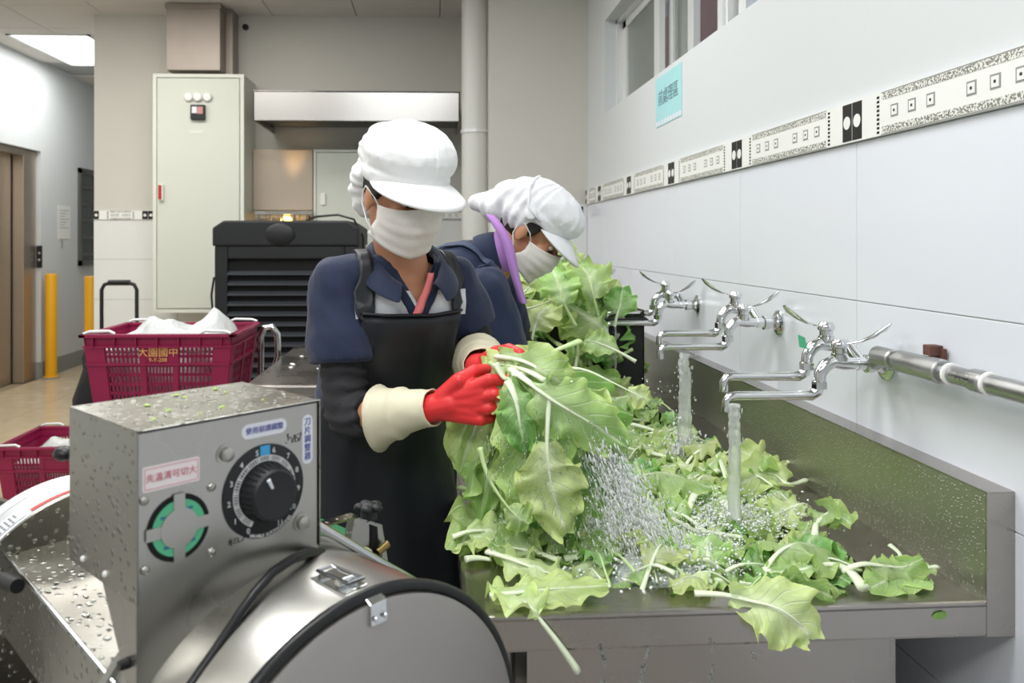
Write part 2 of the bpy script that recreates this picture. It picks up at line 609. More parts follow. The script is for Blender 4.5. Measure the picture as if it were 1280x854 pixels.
for (x, z) in ((.875, 1.425), (.39, 1.425)):
    sq.cur = 0; sq.box((x - .03, NY - .0015, z - .03), (x - .001, NY, z + .03)); sq.box((x + .001, NY - .0015, z - .03), (x + .03, NY, z + .03))
    sq.cur = 1
    for s in (-.0155, .0155): sq.lathe([(.0001, 0), (.009, 0), (.009, .001), (.0001, .001)], (x + s, NY - .001, z), (0, -1, 0), 12)
sq.build('border_print', [M['black'], M['band']], wbb)
wl = MB()
wl.box((LX - .35, -3, -.1), (LX, 4.9, CEIL + .1)); wl.box((LX - .35, 7.38, -.1), (LX, 10, CEIL + .1)); wl.box((LX - .35, 4.9, 2.06), (LX, 7.38, CEIL + .1))
wall_l = struct(wl.build('wall_left', M['wall_paint']))
struct(box('wall_corridor', (-3.9, 9.8, -.1), (.4, 10, CEIL + .1), M['wall_paint']))
struct(box('wall_front', (-3.9, -3.1, -.1), (1.25, -3, CEIL + .1), M['wall_paint']))
struct(box('wall_corridor_side', (-2.30, BY + .25, -.1), (-2.2, 9.9, CEIL + .1), M['wall_paint']))
struct(box('baseboard_left', (LX, 7.38, 0), (LX + .012, 9.8, .15), M['base_grey']))
struct(box('baseboard_lift', (LX - .13, 7.365, 0), (LX, 7.38, .15), M['base_grey']))

# --- lift in the corridor wall
lift = thing('lift_entrance', 'stainless steel lift door with steel jamb in corridor wall', 'lift door', (LX - .14, 6.2, 0))
MB().box((-.04, -1.25, 0), (.0, .95, 2.0)).build('door_leaf', M['steel_door'], lift)
j = MB(); j.box((-.03, .95, 0), (.10, 1.165, 2.05)); j.build('jamb', M['steel_door'], lift, bevel=.004)
MB().box((-.03, -1.28, 2.0), (.10, .95, 2.055)).build('header', M['steel_door'], lift, bevel=.003)
MB().box((-.005, .935, 0), (.004, .95, 2.0)).build('door_gap', M['dark_void'], lift)
cp = P(49, 321, Y=7.37)
c = thing('lift_call_panel', 'small black lift call panel beside the lift jamb', 'call panel', (cp.x, 7.379, cp.z))
MB().box((-.025, -.014, -.10), (.025, 0, .10)).build('plate', M['black_plastic'], c, bevel=.003)
for z in (.03, -.03): MB().lathe([(.012, 0), (.012, .004), (.008, .006)], (0, -.014, z), (0, -1, 0), 14).build('button', M['steel'], c)
pp = P(80, 278, X=LX)
nt_ = thing('posted_paper', 'white paper sheet hung on corridor wall past the lift', 'notice', (LX, pp.y, pp.z))
MB().box((0, -.13, -.16), (.003, .13, .16)).build('sheet', M['paper'], nt_)
ln = MB()
for k in range(7): ln.box((.003, -.09, .11 - k * .028), (.0036, .09 - .04 * (k % 3), .116 - k * .028))
ln.build('printed_line', M['grey_print'], nt_)
MB().tube([(.004, -.06, -.16), (.012, -.06, -.2), (.006, -.055, -.25)], .006, 8).build('hanging_tab', M['grey_print'], nt_)
# hatch in the corridor wall: steel frame, dark glass, racks behind
h0, h1 = P(97, 270, X=LX).y, 8.55
hz0, hz1 = 1.0, 1.98
hw_ = struct(thing('window_3', None, None))
f = MB()
f.box((LX - .02, h0, hz0), (LX + .03, h0 + .04, hz1)); f.box((LX - .02, h1 - .04, hz0), (LX + .03, h1, hz1)); f.box((LX - .02, h0, hz0), (LX + .03, h1, hz0 + .05)); f.box((LX - .02, h0, hz1 - .05), (LX + .03, h1, hz1))
f.build('window_frame', M['steel_dark'], hw_)
box('pane', (LX + .004, h0 + .04, hz0 + .05), (LX + .008, h1 - .04, hz1 - .05), mat('hatch_glass', '#3c423e', .08, spec=.8), hw_)
for k in range(5):
    box('rack_bar', (LX + .008, h0 + .04, hz0 + .10 + k * .17), (LX + .02, h1 - .04, hz0 + .125 + k * .17), M['steel_dark'], hw_)

# --- yellow bollards
def bollard(x, y, h, label):
    b = thing('bollard', label, 'bollard', (x, y, 0), 0, 'yellow bollards in the corridor')
    MB().lathe([(.062, 0), (.062, .02), (.049, .021), (.049, h - .012), (.044, h - .003), (.034, h)], seg=24).build('post', M['yellow'], b, smooth=True)
    MB().lathe([(.075, 0), (.075, .012), (.05, .014)], seg=24).build('base_plate', M['base_grey'], b)


b1 = P(61.5, 468, Z=0)
bollard(b1.x + .12, b1.y - .22, .95, 'yellow steel bollard standing in front of the lift jamb')
bollard(-2.69, 6.4, .97, 'yellow steel bollard near the kitchen wall corner, half behind the crate')

# --- ceiling lamps
def ceiling_lamp(x, y, sx, sy, power, col, label):
    t = thing('ceiling_light', label, 'ceiling light', (x, y, CEIL), 0, 'square ceiling lights')
    f = MB()
    for s in (-1, 1):
        f.box((s * sx / 2 - .015, -sy / 2 - .015, -.006), (s * sx / 2 + .015, sy / 2 + .015, 0)); f.box((-sx / 2 - .015, s * sy / 2 - .015, -.006), (sx / 2 + .015, s * sy / 2 + .015, 0))
    f.build('rim', M['alu'], t)
    MB().box((-sx / 2, -sy / 2, -.004), (sx / 2, sy / 2, -.001)).build('diffuser', M['lamp'], t)
    l = bpy.data.lights.new('ceiling_lamp', 'AREA'); l.shape = 'RECTANGLE'; l.size = sx; l.size_y = sy; l.energy = power; l.color = col
    lo = bpy.data.objects.new('ceiling_lamp', l); COL.objects.link(lo); lo.parent = t; lo.location = (0, 0, -.02)


cl = P(97, 64, Z=CEIL)
ceiling_lamp(-3.02, cl.y, .62, 1.1, 16, (1, .99, .97), 'bright white ceiling light panel above the corridor')
for i, a in enumerate(CEILING_LAMPS):
    ceiling_lamp(*a, 'ceiling light panel ' + ('above the sink and machine', 'above the stooping worker', 'above the raised magenta crate', 'brightened as unseen frontal fill above the open floor before the sink', 'above the black cooler', 'behind the vegetable cutter', 'above the corridor mouth')[i])

# --- tall vertical drain pipe by the return wall
pb_ = P(594, 200, Y=5.0)
pr = thing('drain_pipe', 'thick cream vertical pipe with clamp rising beside wall corner', 'pipe', (pb_.x, 5.0, 0))
MB().cyl((0, 0, 0), (0, 0, CEIL), .085, seg=32, caps=False).build('pipe_run', M['pvc'], pr, smooth=True)
MB().lathe([(.085, 0), (.092, 0), (.092, .02), (.085, .02)], (0, 0, EYE + .134 * 5), seg=32).build('clamp', M['alu'], pr, smooth=True)
MB().box((.085, -.01, 1.905), (.115, .02, 1.935)).build('clamp_lug', M['steel_dark'], pr)

# --- duct above the tall cabinet
d0, d1 = P(208, 55, Y=5.5), P(275, 55, Y=5.5)
du = thing('exhaust_duct', 'dull brownish steel duct rising from tall cabinet to ceiling', 'duct', ((d0.x + d1.x) / 2, 5.62, 2.41))
dw = (d1.x - d0.x) / 2
MB().box((-dw, -.12, 0), (dw, .188, CEIL - 2.41)).build('duct_body', M['duct'], du, bevel=.004)
MB().box((-dw - .008, -.128, CEIL - 2.45), (dw + .008, .188, CEIL - 2.42)).build('flange', M['duct'], du)
MB().box((dw + .002, .02, 0), (dw + .05, .188, CEIL - 2.41)).build('side_channel', M['duct'], du)
ws = P(307, 34, Y=BY)
tag(MB().lathe([(.0001, 0), (.022, 0), (.022, .02), (.0001, .024)], (ws.x, BY + .008, ws.z), (0, -1, 0), 14).build('wall_plug', M['black_plastic']), 'tiny black plug high on the cream far wall', 'wall plug')

# --- electrical cabinets
def cabinet(name, label, x0, x1, z0, z1, y, ydepth, seam=.03):
    t = thing(name, label, 'cabinet', ((x0 + x1) / 2, y, z0))
    w = (x1 - x0) / 2; h = z1 - z0
    MB().box((-w, .012, 0), (w, ydepth, h)).build('body', M['enamel_edge'], t, bevel=.004)
    MB().box((-w + seam, -.004, seam), (w - seam, .012, h - seam)).build('door', M['enamel'], t, bevel=.004)
    fr = MB()
    for s in (-1, 1):
        fr.box((min(s * w, s * (w - seam + .006)), -.002, 0), (max(s * w, s * (w - seam + .006)), .012, h))
    fr.box((-w + seam - .006, -.002, 0), (w - seam + .006, .012, seam - .006)); fr.box((-w + seam - .006, -.002, h - seam + .006), (w - seam + .006, .012, h))
    fr.build('rim', M['enamel_edge'], t, bevel=.002)
    return t, w, h


yc = 5.45
a, b_ = P(191, 92, Y=yc), P(305, 391, Y=yc)
cab, cw, ch = cabinet('electrical_cabinet', 'tall pale grey green electrical cabinet with lamps and meter on the door', a.x, b_.x, b_.z, a.z, yc, BY + .005 - yc)
for px in (236.5, 248, 260):
    p = P(px, 122, Y=yc); 
    MB().lathe([(.032, 0), (.032, .012), (.024, .022), (.0001, .026)], (p.x - cab.location.x, -.004, p.z - cab.location.z), (0, -1, 0), 18).build('indicator_lamp', M['white_plastic'], cab, smooth=True)
p = P(248.5, 141, Y=yc)
mt = MB().box((-.048, -.03, -.05), (.048, 0, .05)).build('meter', M['black_plastic'], cab, bevel=.005); mt.location = (p.x - cab.location.x, -.004, p.z - cab.location.z)
box('meter_window', (-.036, -.032, -.008), (-.004, -.029, .036), M['sticker'], mt); box('meter_needle_field', (-.001, -.032, -.012), (.036, -.029, .036), mat('meter_pink', '#c08a86', .4), mt)
p = P(202.5, 241, Y=yc)
lt = MB().box((-.014, -.02, -.055), (.014, 0, .055)).build('latch', M['white_plastic'], cab, bevel=.003); lt.location = (p.x - cab.location.x, -.004, p.z - cab.location.z)
box('red_lever', (-.014, -.028, -.045), (.004, -.02, .05), M['red'], lt)
p = P(246, 165, Y=yc)
MB().box((-.05, -.002, -.012), (.05, 0, .012)).build('name_plate', M['enamel_edge'], cab).location = (p.x - cab.location.x, -.004, p.z - cab.location.z)

a, b_ = P(392, 187, Y=5.55), P(500, 330, Y=5.55)
cab2, _, _ = cabinet('wall_cabinet', 'grey green wall cabinet beside steel panel under the hood', a.x, b_.x, b_.z, a.z, 5.55, BY + .005 - 5.55, .022)
p = P(404, 249, Y=5.55)
MB().box((-.016, -.012, -.04), (.016, 0, .04)).build('latch', M['white_plastic'], cab2, bevel=.003).location = (p.x - cab2.location.x, -.004, p.z - cab2.location.z)

# --- range hood, steel panel, burner glow
yh = 5.15
a, b_ = P(316, 113, Y=yh), P(575, 152, Y=yh)
hood = thing('range_hood', 'long stainless steel range hood on the far wall', 'hood', ((a.x + b_.x) / 2, yh, b_.z))
w = (b_.x - a.x) / 2; h = a.z - b_.z; d = BY - yh
hm = MB(); hm.box((-w, 0, 0), (w, .012, h)); hm.box((-w, 0, 0), (-w + .012, d, h)); hm.box((w - .012, 0, 0), (w, d, h)); hm.box((-w, 0, h - .012), (w, d, h))
hm.build('canopy', mat('hood_steel', '#9f9d9a', .24, 1, var=.05, vscale=2), hood, bevel=.003)
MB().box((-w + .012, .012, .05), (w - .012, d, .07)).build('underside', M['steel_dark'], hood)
MB().tube([(-w + .03, .05, .02), (w - .03, .05, .02)], .012, 10).build('drip_pipe', M['steel_dark'], hood)
a, b_ = P(316, 187, Y=5.7), P(391, 263, Y=5.7)
tag(box('steel_wall_panel', (a.x, 5.7, b_.z), (b_.x, BY, a.z), mat('panel_steel', '#b5a898', .5, .75, var=.05, vscale=5), bevel=.004), 'stainless panel on far wall with warm light streak', 'wall panel')
a, b_ = P(318, 264, Y=5.5), P(390, 300, Y=5.5)
st = thing('cooking_range', 'steel cooking range glowing under the steel wall panel', 'stove', ((a.x + b_.x) / 2, 5.62, 0))
w = (b_.x - a.x) / 2
MB().box((-w, -.10, 0), (w, .18, 1.33)).build('body', M['steel_dark'], st, bevel=.004)
MB().box((-w, -.12, 1.43), (w, .07, 1.452)).build('shelf', M['steel'], st)
for k in range(5): MB().box((-w + .02 + k * w * .42, -.118, 1.33), (-w + .03 + k * w * .42, -.10, 1.43)).build('guard_bar', M['steel_dark'], st)
MB().lathe([(.05, 0), (.05, .03), (.03, .04)], (-.0, 0, 1.33), seg=18).build('burner', M['brass'], st)
MB().ellip((0, 0, 1.39), (.04, .03, .035), su=12, sv=8).build('flame', M['flame'], st)
fl = bpy.data.lights.new('burner_glow', 'SPOT'); fl.energy = 26; fl.color = (1, .62, .25); fl.spot_size = .55; fl.spot_blend = .8; fl.shadow_soft_size = .03
fo = bpy.data.objects.new('burner_glow', fl); COL.objects.link(fo); fo.parent = st; fo.location = (0, -.06, 1.47); fo.rotation_euler = (PI - .22, 0, 0); fo.rotation_euler = (PI - .25, .12, 0)

# --- evaporative cooler
yq = 4.4
a, b_ = P(268, 300, Y=yq), P(447, 278, Y=yq)
co = thing('evaporative_cooler', 'big black evaporative cooler with horizontal louvers behind the worker', 'cooler', ((a.x + b_.x) / 2, yq, 0))
w = (b_.x - a.x) / 2
bd = MB(); bd.box((-w, .03, .1), (w, .55, 1.22)); bd.box((-w, 0, .1), (-w + .07, .03, 1.22)); bd.box((w - .07, 0, .1), (w, .03, 1.22)); bd.box((-w + .07, 0, 1.15), (w - .07, .03, 1.22)); bd.box((-w + .07, 0, .1), (w - .07, .03, .3))
bd.build('body', M['black_plastic'], co, bevel=.008)
MB().box((-w + .07, .026, .3), (w - .07, .032, 1.15)).build('dark_opening', M['dark_void'], co)
tp = MB()
tp.prism([(-w - .01, 1.22), (w + .01, 1.22), (w + .01, 1.32), (w - .05, 1.36), (-w + .05, 1.36), (-w - .01, 1.32)], -.56, .012)
tp.M = Matrix.Identity(4)
tp.v = [(x, -z, y) for x, y, z in tp.v]
tp.build('top_cover', M['black_plastic'], co, bevel=.012)
MB().ellip((-.03, -.008, 1.285), (.085, .022, .062), su=20, sv=10).build('cover_bulge', M['black_plastic'], co, smooth=True)
for k in range(14):
    z = .34 + k * .056
    MB().hexa([(-w + .07, -.004, z - .006), (w - .07, -.004, z - .006), (w - .07, .024, z + .012), (-w + .07, .024, z + .012), (-w + .07, -.004, z + .0), (w - .07, -.004, z + .0), (w - .07, .024, z + .018), (-w + .07, .024, z + .018)]).build('louver', mat('louver_grey', '#3a3d42', .4) if k == 0 else MATS['louver_grey'], co)
for sx in (-1, 1):
    MB().cyl((sx * (w - .08), .08, 0.0), (sx * (w - .08), .08, .1), .04).build('caster', M['black_rubber'], co)
    MB().cyl((sx * (w - .08), .48, 0.0), (sx * (w - .08), .48, .1), .04).build('caster', M['black_rubber'], co)
cb = MB(); cb.tube([(w - .30, .1, 1.36), (w - .24, .1, 1.385), (w - .12, .1, 1.395), (w - .03, .1, 1.37), (w + .02, .12, 1.27), (w + .025, .12, .9)], .006, 8)
cb.build('power_cable', M['black_rubber'], co, smooth=True)
cb = MB(); cb.tube([(-w - .015, .05, 1.05), (-w - .03, .05, .95), (-w - .022, .05, .85), (-w - .03, .05, .6)], .006, 8)
cb.build('hose', M['black_rubber'], co, smooth=True)

# ================================================================== the long sink
RIM, X0, X1, XO, FY0, FY1, SY = .67, .05, .885, .929, 1.219, 1.247, 3.52
BX0, BX1, BY0, BY1 = .16, .765, 1.325, 3.42      # basin opening
sink = thing('wash_sink', 'long stainless steel wash sink along the tiled wall with tall splashback', 'sink', (0, 0, 0))


def fy(x):
    return FY0 + (FY1 - FY0) * (x - X0) / (XO - X0)


def quadbox(mb, xa, xb, ya, yb, z0, z1):
    """ya / yb: functions or numbers giving the y edges"""
    f = lambda q, x: q(x) if callable(q) else q
    mb.hexa([(xa, f(ya, xa), z0), (xb, f(ya, xb), z0), (xb, f(yb, xb), z0), (xa, f(yb, xa), z0), (xa, f(ya, xa), z1), (xb, f(ya, xb), z1), (xb, f(yb, xb), z1), (xa, f(yb, xa), z1)])


r = MB()
quadbox(r, X0, XO, lambda x: fy(x), BY0, RIM - .004, RIM)
quadbox(r, X0, BX0, BY0, BY1, RIM - .004, RIM); quadbox(r, BX1, X1, BY0, BY1, RIM - .004, RIM); quadbox(r, X0, XO, BY1, SY, RIM - .004, RIM)
r.build('rim_ledge', M['steel_sink'], sink)
r = MB()
quadbox(r, X0, XO, lambda x: fy(x), lambda x: fy(x) + .018, RIM - .052, RIM + .004)
quadbox(r, X0, X0 + .016, lambda x: fy(x) + .018, SY, RIM - .052, RIM + .003)
r.build('rolled_edge', M['steel_sink'], sink, bevel=.005)
r = MB()
quadbox(r, X1, XO, lambda x: fy(x) + .002, SY, RIM - .052, RIM + .176)
r.build('splashback', M['steel_splash'], sink, bevel=.003)
r = MB()
quadbox(r, X1 - .003, XO + .001, lambda x: fy(x) - .001, lambda x: fy(x) + .003, RIM - .052, RIM + .177)
r.build('end_plate', M['steel_sink'], sink, bevel=.001)
r = MB(); quadbox(r, X1 - .002, XO + .001, lambda x: fy(x), SY, RIM + .176, RIM + .179); r.build('splashback_top', M['steel_sink'], sink)
bs_ = MB()
bs_.box((BX0, BY0, .33), (BX1, BY1, .34))
for (a, b) in (((BX0 - .004, BY0 - .004, .33), (BX0, BY1 + .004, RIM - .004)), ((BX1, BY0 - .004, .33), (BX1 + .004, BY1 + .004, RIM - .004)), ((BX0, BY0 - .004, .33), (BX1, BY0, RIM - .004)), ((BX0, BY1, .33), (BX1, BY1 + .004, RIM - .004))):
    bs_.box(a, b)
bs_.build('basin', M['steel_sink'], sink)
sk = MB(); sk.box((.17, 1.34, .12), (.79, 1.36, RIM - .05)); sk.box((.77, 1.36, .12), (.79, 3.4, RIM - .05))
sk.build('skirt_panel', M['steel_sink'], sink)
for (x, y) in ((.12, 1.35), (.12, 3.38), (.84, 2.0), (.84, 3.38), (.12, 2.3)):
    MB().cyl((x, y, 0), (x, y, RIM - .05), .019, seg=18).build('leg', M['steel_dark'], sink, smooth=True)
# drips under the front edge
dr = MB()
for (px, py, n) in ((752, 808, 6), (755, 826, 7), (752, 846, 5), (808, 812, 5), (803, 834, 7), (800, 850, 4), (889, 812, 3), (889, 843, 6), (941, 812, 4)):
    p = P(px, py, Y=1.23)
    for q in range(n // 2 + 1):
        dr.ellip((p.x + random.uniform(-.003, .003), 1.225, p.z + random.uniform(-.01, .01)), (.0024, .0024, random.uniform(.003, .009)), su=8, sv=6)
WATER = mat('splash_water', '#f4fafa', .04, trans=1, ior=1.33)
tag(dr.build('water_drip', WATER, smooth='full'), 'clear drips of water falling from the sink front edge', 'water', kind='stuff')

# ================================================================== taps
def tap_unit(parent, o, spout_len, spout_drop, lever):
    """one tap: x runs out of the wall (negative), o is where it joins the manifold"""
    o = Vector(o)
    V = lambda x, y, z: o + Vector((x, y, z))
    b = MB()
    b.tube([V(-.012, 0, 0), V(-.05, 0, .0), V(-.072, 0, .004), V(-.088, 0, -.004), V(-.098, 0, -.02), V(-.100, 0, -.04)], [.0125, .0125, .0135, .0135, .0125, .012], 16)
    b.lathe([(.0165, 0), (.0165, .012), (.014, .014), (.014, .024), (.0175, .026), (.0175, .034), (.012, .042), (.0001, .043)], V(-.058, 0, .008), (0, 0, 1), 20)
    b.lathe([(.0155, 0), (.0155, .014), (.013, .016)], V(-.1, 0, -.05), (0, 0, 1), 8)
    b.build('tap_body', M['chrome'], parent, smooth=True)
    s = MB()
    zz = -.05 - spout_drop
    s.tube([V(-.1, 0, -.05), V(-.1, 0, zz + .022), V(-.104, 0, zz + .008), V(-.117, 0, zz), V(-.14, 0, zz), V(-.1 - spout_len + .02, 0, zz), V(-.1 - spout_len + .006, 0, zz - .003), V(-.1 - spout_len, 0, zz - .012), V(-.1 - spout_len, 0, zz - .032)],
           [.0115, .0115, .0115, .011, .0095, .009, .0095, .0095, .0095], 14)
    s.build('spout', M['chrome'], parent, smooth=True)
    l = MB()
    d = Vector(lever).normalized(); root = V(-.058, 0, .038)
    pts = [root, root + d * .02 + Vector((0, 0, .002)), root + d * .045 + Vector((0, 0, .006)), root + d * .065 + Vector((0, 0, .014)), root + d * .085 + Vector((0, 0, .026)), root + d * .098 + Vector((0, 0, .036))]
    l.tube(pts, [.006, .006, .008, .012, .014, .006], 12, flat=.35)
    l.ellip(root, (.015, .015, .013), su=14, sv=8)
    l.build('lever', M['chrome'], parent, smooth=True)


def twin_tap(y, z, label, swivel):
    t = thing('twin_tap', label, 'tap', (WX, y, z), 0, 'chrome twin lever taps along the wall')
    f = MB()
    f.lathe([(.034, 0), (.034, .004), (.026, .009), (.02, .01), (.016, .02), (.016, .03), (.019, .031), (.019, .043), (.0135, .045), (.0135, .062)], (0, 0, 0), (-1, 0, 0), 28)
    f.build('wall_flange', M['chrome'], t, smooth=True)
    b = MB(); b.tube([(-.05, 0, 0), (-.05, .03, .014), (-.05, .055, .028)], .012, 14); b.build('manifold', M['chrome'], t, smooth=True)
    tap_unit(t, (-.04, 0, 0), .193 * swivel, .014, (.55, -.55, .12))
    tap_unit(t, (-.04, .055, .030), .178 * swivel, .014, (-1, -.15, .12))
    return t


taps = [twin_tap(1.61, .998, 'near chrome twin lever tap running water, joined to the galvanised pipe', 1),
        twin_tap(2.118, 1.03, 'chrome twin lever tap second along the wall, water gushing from it', .95),
        twin_tap(2.78, 1.025, 'chrome twin lever tap third along the wall, beside the heaped greens', .95),
        twin_tap(3.98, 1.02, 'farthest chrome tap peeping out behind the heap of greens', .9)]
MB().hexa([(-.165, .03, .03), (-.150, .03, .026), (-.150, .036, .026), (-.165, .036, .03), (-.168, .03, .056), (-.155, .03, .05), (-.155, .036, .05), (-.168, .036, .056)]).build('green_tab', M['green_plate'], taps[0])

gp = thing('galvanised_pipe', 'grey galvanised water pipe with taped couplings along the white tiles', 'pipe', (0, 0, 0))
PXc, PZ = .885, 1.022
MB().tube([(WX - .03, 1.598, 1.0), (WX - .042, 1.575, 1.006), (PXc, 1.54, PZ), (PXc, 1.2, PZ), (PXc, .5, PZ)], [.0135, .0135, .0135, .0165, .0165], 18).build('pipe_run', M['galv'], gp, smooth=True)
for y, r0, L in ((1.535, .019, .03), (1.435, .021, .05), (1.375, .022, .018), (1.265, .019, .016)):
    MB().lathe([(r0 - .003, -L), (r0, -L + .003), (r0, L - .003), (r0 - .003, L)], (PXc, y, PZ), (0, 1, 0), 20).build('coupling', M['galv'], gp, smooth=True)
for y in (1.482, 1.412, 1.335, 1.24):
    MB().lathe([(.017, -.004), (.0195, -.003), (.0195, .003), (.017, .004)], (PXc, y, PZ), (0, 1, 0), 18).build('thread_tape', M['ptfe'], gp, smooth=True)
p = P(1172, 440, X=WX - .008)
sb = MB(); sb.box((WX - .012, p.y - .022, p.z - .012), (WX - .004, p.y + .022, p.z + .008)); sb.box((WX - .03, p.y - .014, p.z - .006), (WX - .006, p.y + .010, p.z + .013))
tag(sb.build('pipe_stub', mat('rusty_stub', '#6a4a42', .7, .3, var=.5, vscale=60), bevel=.002), 'small rusty cut stub on the tiles above the galvanised pipe', 'pipe stub')

# ================================================================== vegetable cutting machine
ANG = math.radians(44.3)
MO = Vector((-.296, .81, 0))
mc = thing('vegetable_cutter', 'stainless vegetable cutting machine with control box, dial and round drum', 'machine', MO, ANG)
U_ = Vector((math.cos(ANG), math.sin(ANG), 0)); V_ = Vector((-math.sin(ANG), math.cos(ANG), 0))


def ML(px, py, v):
    """machine-local (u, z) of a photo pixel on the plane v"""
    d = ray(px, py); c = Vector((0, 0, EYE)) - MO
    t = (v - c.dot(V_)) / d.dot(V_)
    q = c + d * t
    return q.dot(U_), q.z


BW_, BD, BZ0, BZ1 = .222, .171, .885, 1.060
sh = MB(); sh.box((-.001, -.003, BZ1 - .0016), (BW_ + .001, BD, BZ1)); sh.box((-.001, -.003, BZ0), (.0006, BD, BZ1)); sh.box((BW_ - .0006, -.003, BZ0), (BW_ + .001, BD, BZ1)); sh.box((0, BD - .0015, BZ0), (BW_, BD, BZ1))
sh.build('box_cover', M['steel_wet'], mc, bevel=.0006)
pl = MB()
pl.box((.0022, .0, BZ0), (BW_ - .0022, .0016, BZ1 - .004)); pl.build('front_plate', M['steel'], mc)
MB().box((.0006, .002, BZ0 + .001), (BW_ - .0006, .006, BZ1 - .0016)).build('dark_gap_backing', M['black_rubber'], mc)  # black sheet, coloured as the shade in the gap round the plate
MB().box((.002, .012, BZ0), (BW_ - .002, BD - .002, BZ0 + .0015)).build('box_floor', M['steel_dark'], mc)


def FM(u, z, d=-.0004):
    return face_mtx((u, d, z), (1, 0, 0), (0, 0, 1))


# dial: black plate, ring scale, knob
du_, dz_ = .1468, .9672
R = .0525
dial = MB().lathe([(.0001, 0), (R, 0), (R, .0012), (R - .001, .0018), (.0001, .0018)], (0, 0, 0), (0, -1, 0), 56).build('dial_plate', M['black_plastic'], mc, smooth=True)
dial.location = (du_, -.0002, dz_)


def ringseg(mb, r0, r1, a0, a1, y0, y1, n=24):
    inner = []; rings = []
    for i in range(n + 1):
        a = a0 + (a1 - a0) * i / n
        s_, c_ = math.sin(a), math.cos(a)
        rings.append([(r0 * s_, y0, r0 * c_), (r1 * s_, y0, r1 * c_), (r1 * s_, y1, r1 * c_), (r0 * s_, y1, r0 * c_)])
    mb.rings(rings)


sc = MB()
A0, A1 = math.radians(-152), math.radians(100)
ringseg(sc, .0338, .0346, A0, A1, -.0024, -.0017, 60); ringseg(sc, .0396, .0404, A0, A1 - .25, -.0024, -.0017, 60)
for i in range(52):
    a = A0 + (A1 - A0 - .25) * i / 51
    ringseg(sc, .0340, .040, a - (.016 if i % 5 else .034), a + (.016 if i % 5 else .034), -.0024, -.0017, 1)
sc.build('dial_scale', M['dial_white'], dial)
for i in range(12):
    a = A0 + math.radians(306) * i / 11
    text('dial_number', str(i), .0088, M['dial_white'], dial, FM(.0455 * math.sin(a), .0455 * math.cos(a), -.002))
word = 'VARIABLE AUTOTRANSFORMER'
for i, chx in enumerate(word):
    if chx == ' ': continue
    a = math.radians(202 - i * (64 / (len(word) - 1)))
    text('dial_letter', chx, .0052, M['dial_white'], dial, face_mtx((.0497 * math.sin(a), -.002, .0497 * math.cos(a)), (-math.cos(a), 0, math.sin(a)), (-math.sin(a), 0, -math.cos(a))))
MB().box((-.0062, -.0026, .0405), (.0062, -.0016, .0515)).build('blue_tag', M['blue_tag'], dial)
kn = MB(); prof = []
kn.lathe([(.031, .0018), (.032, .004), (.0285, .022), (.026, .0245), (.018, .0235), (.0001, .0232)], (0, 0, 0), (0, -1, 0), 40)
knob = kn.build('knob', M['black_plastic'], dial, smooth=True)
rb = MB()
for i in range(30):
    a = 2 * PI * i / 30
    s_, c_ = math.sin(a), math.cos(a)
    rb.tube([(.0322 * s_, -.004, .0322 * c_), (.0288 * s_, -.021, .0288 * c_)], .0014, 6)
rb.build('knob_rib', M['black_plastic'], knob, smooth=True)

a = math.radians(-28); 
MB().tube([(.010 * math.sin(a), -.0245, .010 * math.cos(a)), (.022 * math.sin(a), -.0252, .022 * math.cos(a))], [.0016, .0024], 8).build('pointer', M['sticker'], knob)

# fan grille: dark hole, green plates, steel cross
fan = thing('fan_grille', None, None); fan.parent = mc; fan.location = (.0444, 0, .9522); del_ = None
FR = .0345
fb = MB(); ringseg(fb, .018, FR, 0, 2 * PI, -.0012, .0004, 48); fb.build('fan_opening', M['dark_void'], fan)
gp_ = MB(); ringseg(gp_, .019, .029, 0, 2 * PI, -.0016, -.0008, 48); gp_.build('green_ring', M['green_plate'], fan)
cr = MB(); cr.box((-.0062, -.0028, -FR - .001), (.0062, -.001, FR + .001)); cr.box((-FR - .001, -.0028, -.0062), (FR + .001, -.001, .0062)); cr.lathe([(.0001, 0), (.0205, 0), (.0205, .0022), (.0001, .0022)], (0, -.001, 0), (0, -1, 0), 30)
cr.build('grille_cross', M['steel'], fan)
for a in (.6, 2.4, 3.8, 5.4):
    MB().box((.022 * math.sin(a) - .003, -.0019, .022 * math.cos(a) - .0015), (.022 * math.sin(a) + .003, -.0015, .022 * math.cos(a) + .0015)).build('green_mark', MATS.get('fan_ink') or mat('fan_ink', '#2b6f8a', .5), fan)
for (u, z, r, h) in ((.0987, 1.0176, .0075, .006), (.1978, .9184, .0075, .006)):
    MB().lathe([(.0115, 0), (.0115, .0012), (r, .0013), (r, h), (r * .6, h + .0015), (.0001, h + .0016)], (u, 0, z), (0, -1, 0), 22).build('bolt', M['steel'], mc, smooth=True)
for (u, z) in ((.0079, .9884), (.0816, .9857), (.0816, .9162), (.0087, .9182)):
    MB().lathe([(.0050, 0), (.0046, .002), (.003, .0034), (.0001, .0038)], (u, 0, z), (0, -1, 0), 16).build('screw', M['steel'], mc, smooth=True)
for (px, py) in ((104, 692), (146, 731)):
    MB().ellip((-.001, .13 - .0014 * (px - 104), BZ0 + .012), .0035, su=10, sv=8).build('screw', M['ptfe'], mc, smooth=True)


def plate(name, w, h, r, m, u, z, d=-.0008):
    pts = []
    for (cx, cz, a0) in ((w / 2 - r, h / 2 - r, 0), (-w / 2 + r, h / 2 - r, 90), (-w / 2 + r, -h / 2 + r, 180), (w / 2 - r, -h / 2 + r, 270)):
        for k in range(7):
            a = math.radians(a0 + 15 * k); pts.append((cx + r * math.cos(a), cz + r * math.sin(a)))
    b = MB(); b.prism(pts, 0, .0006)
    o = b.build(name, m, mc); o.matrix_local = FM(u, z, d); return o


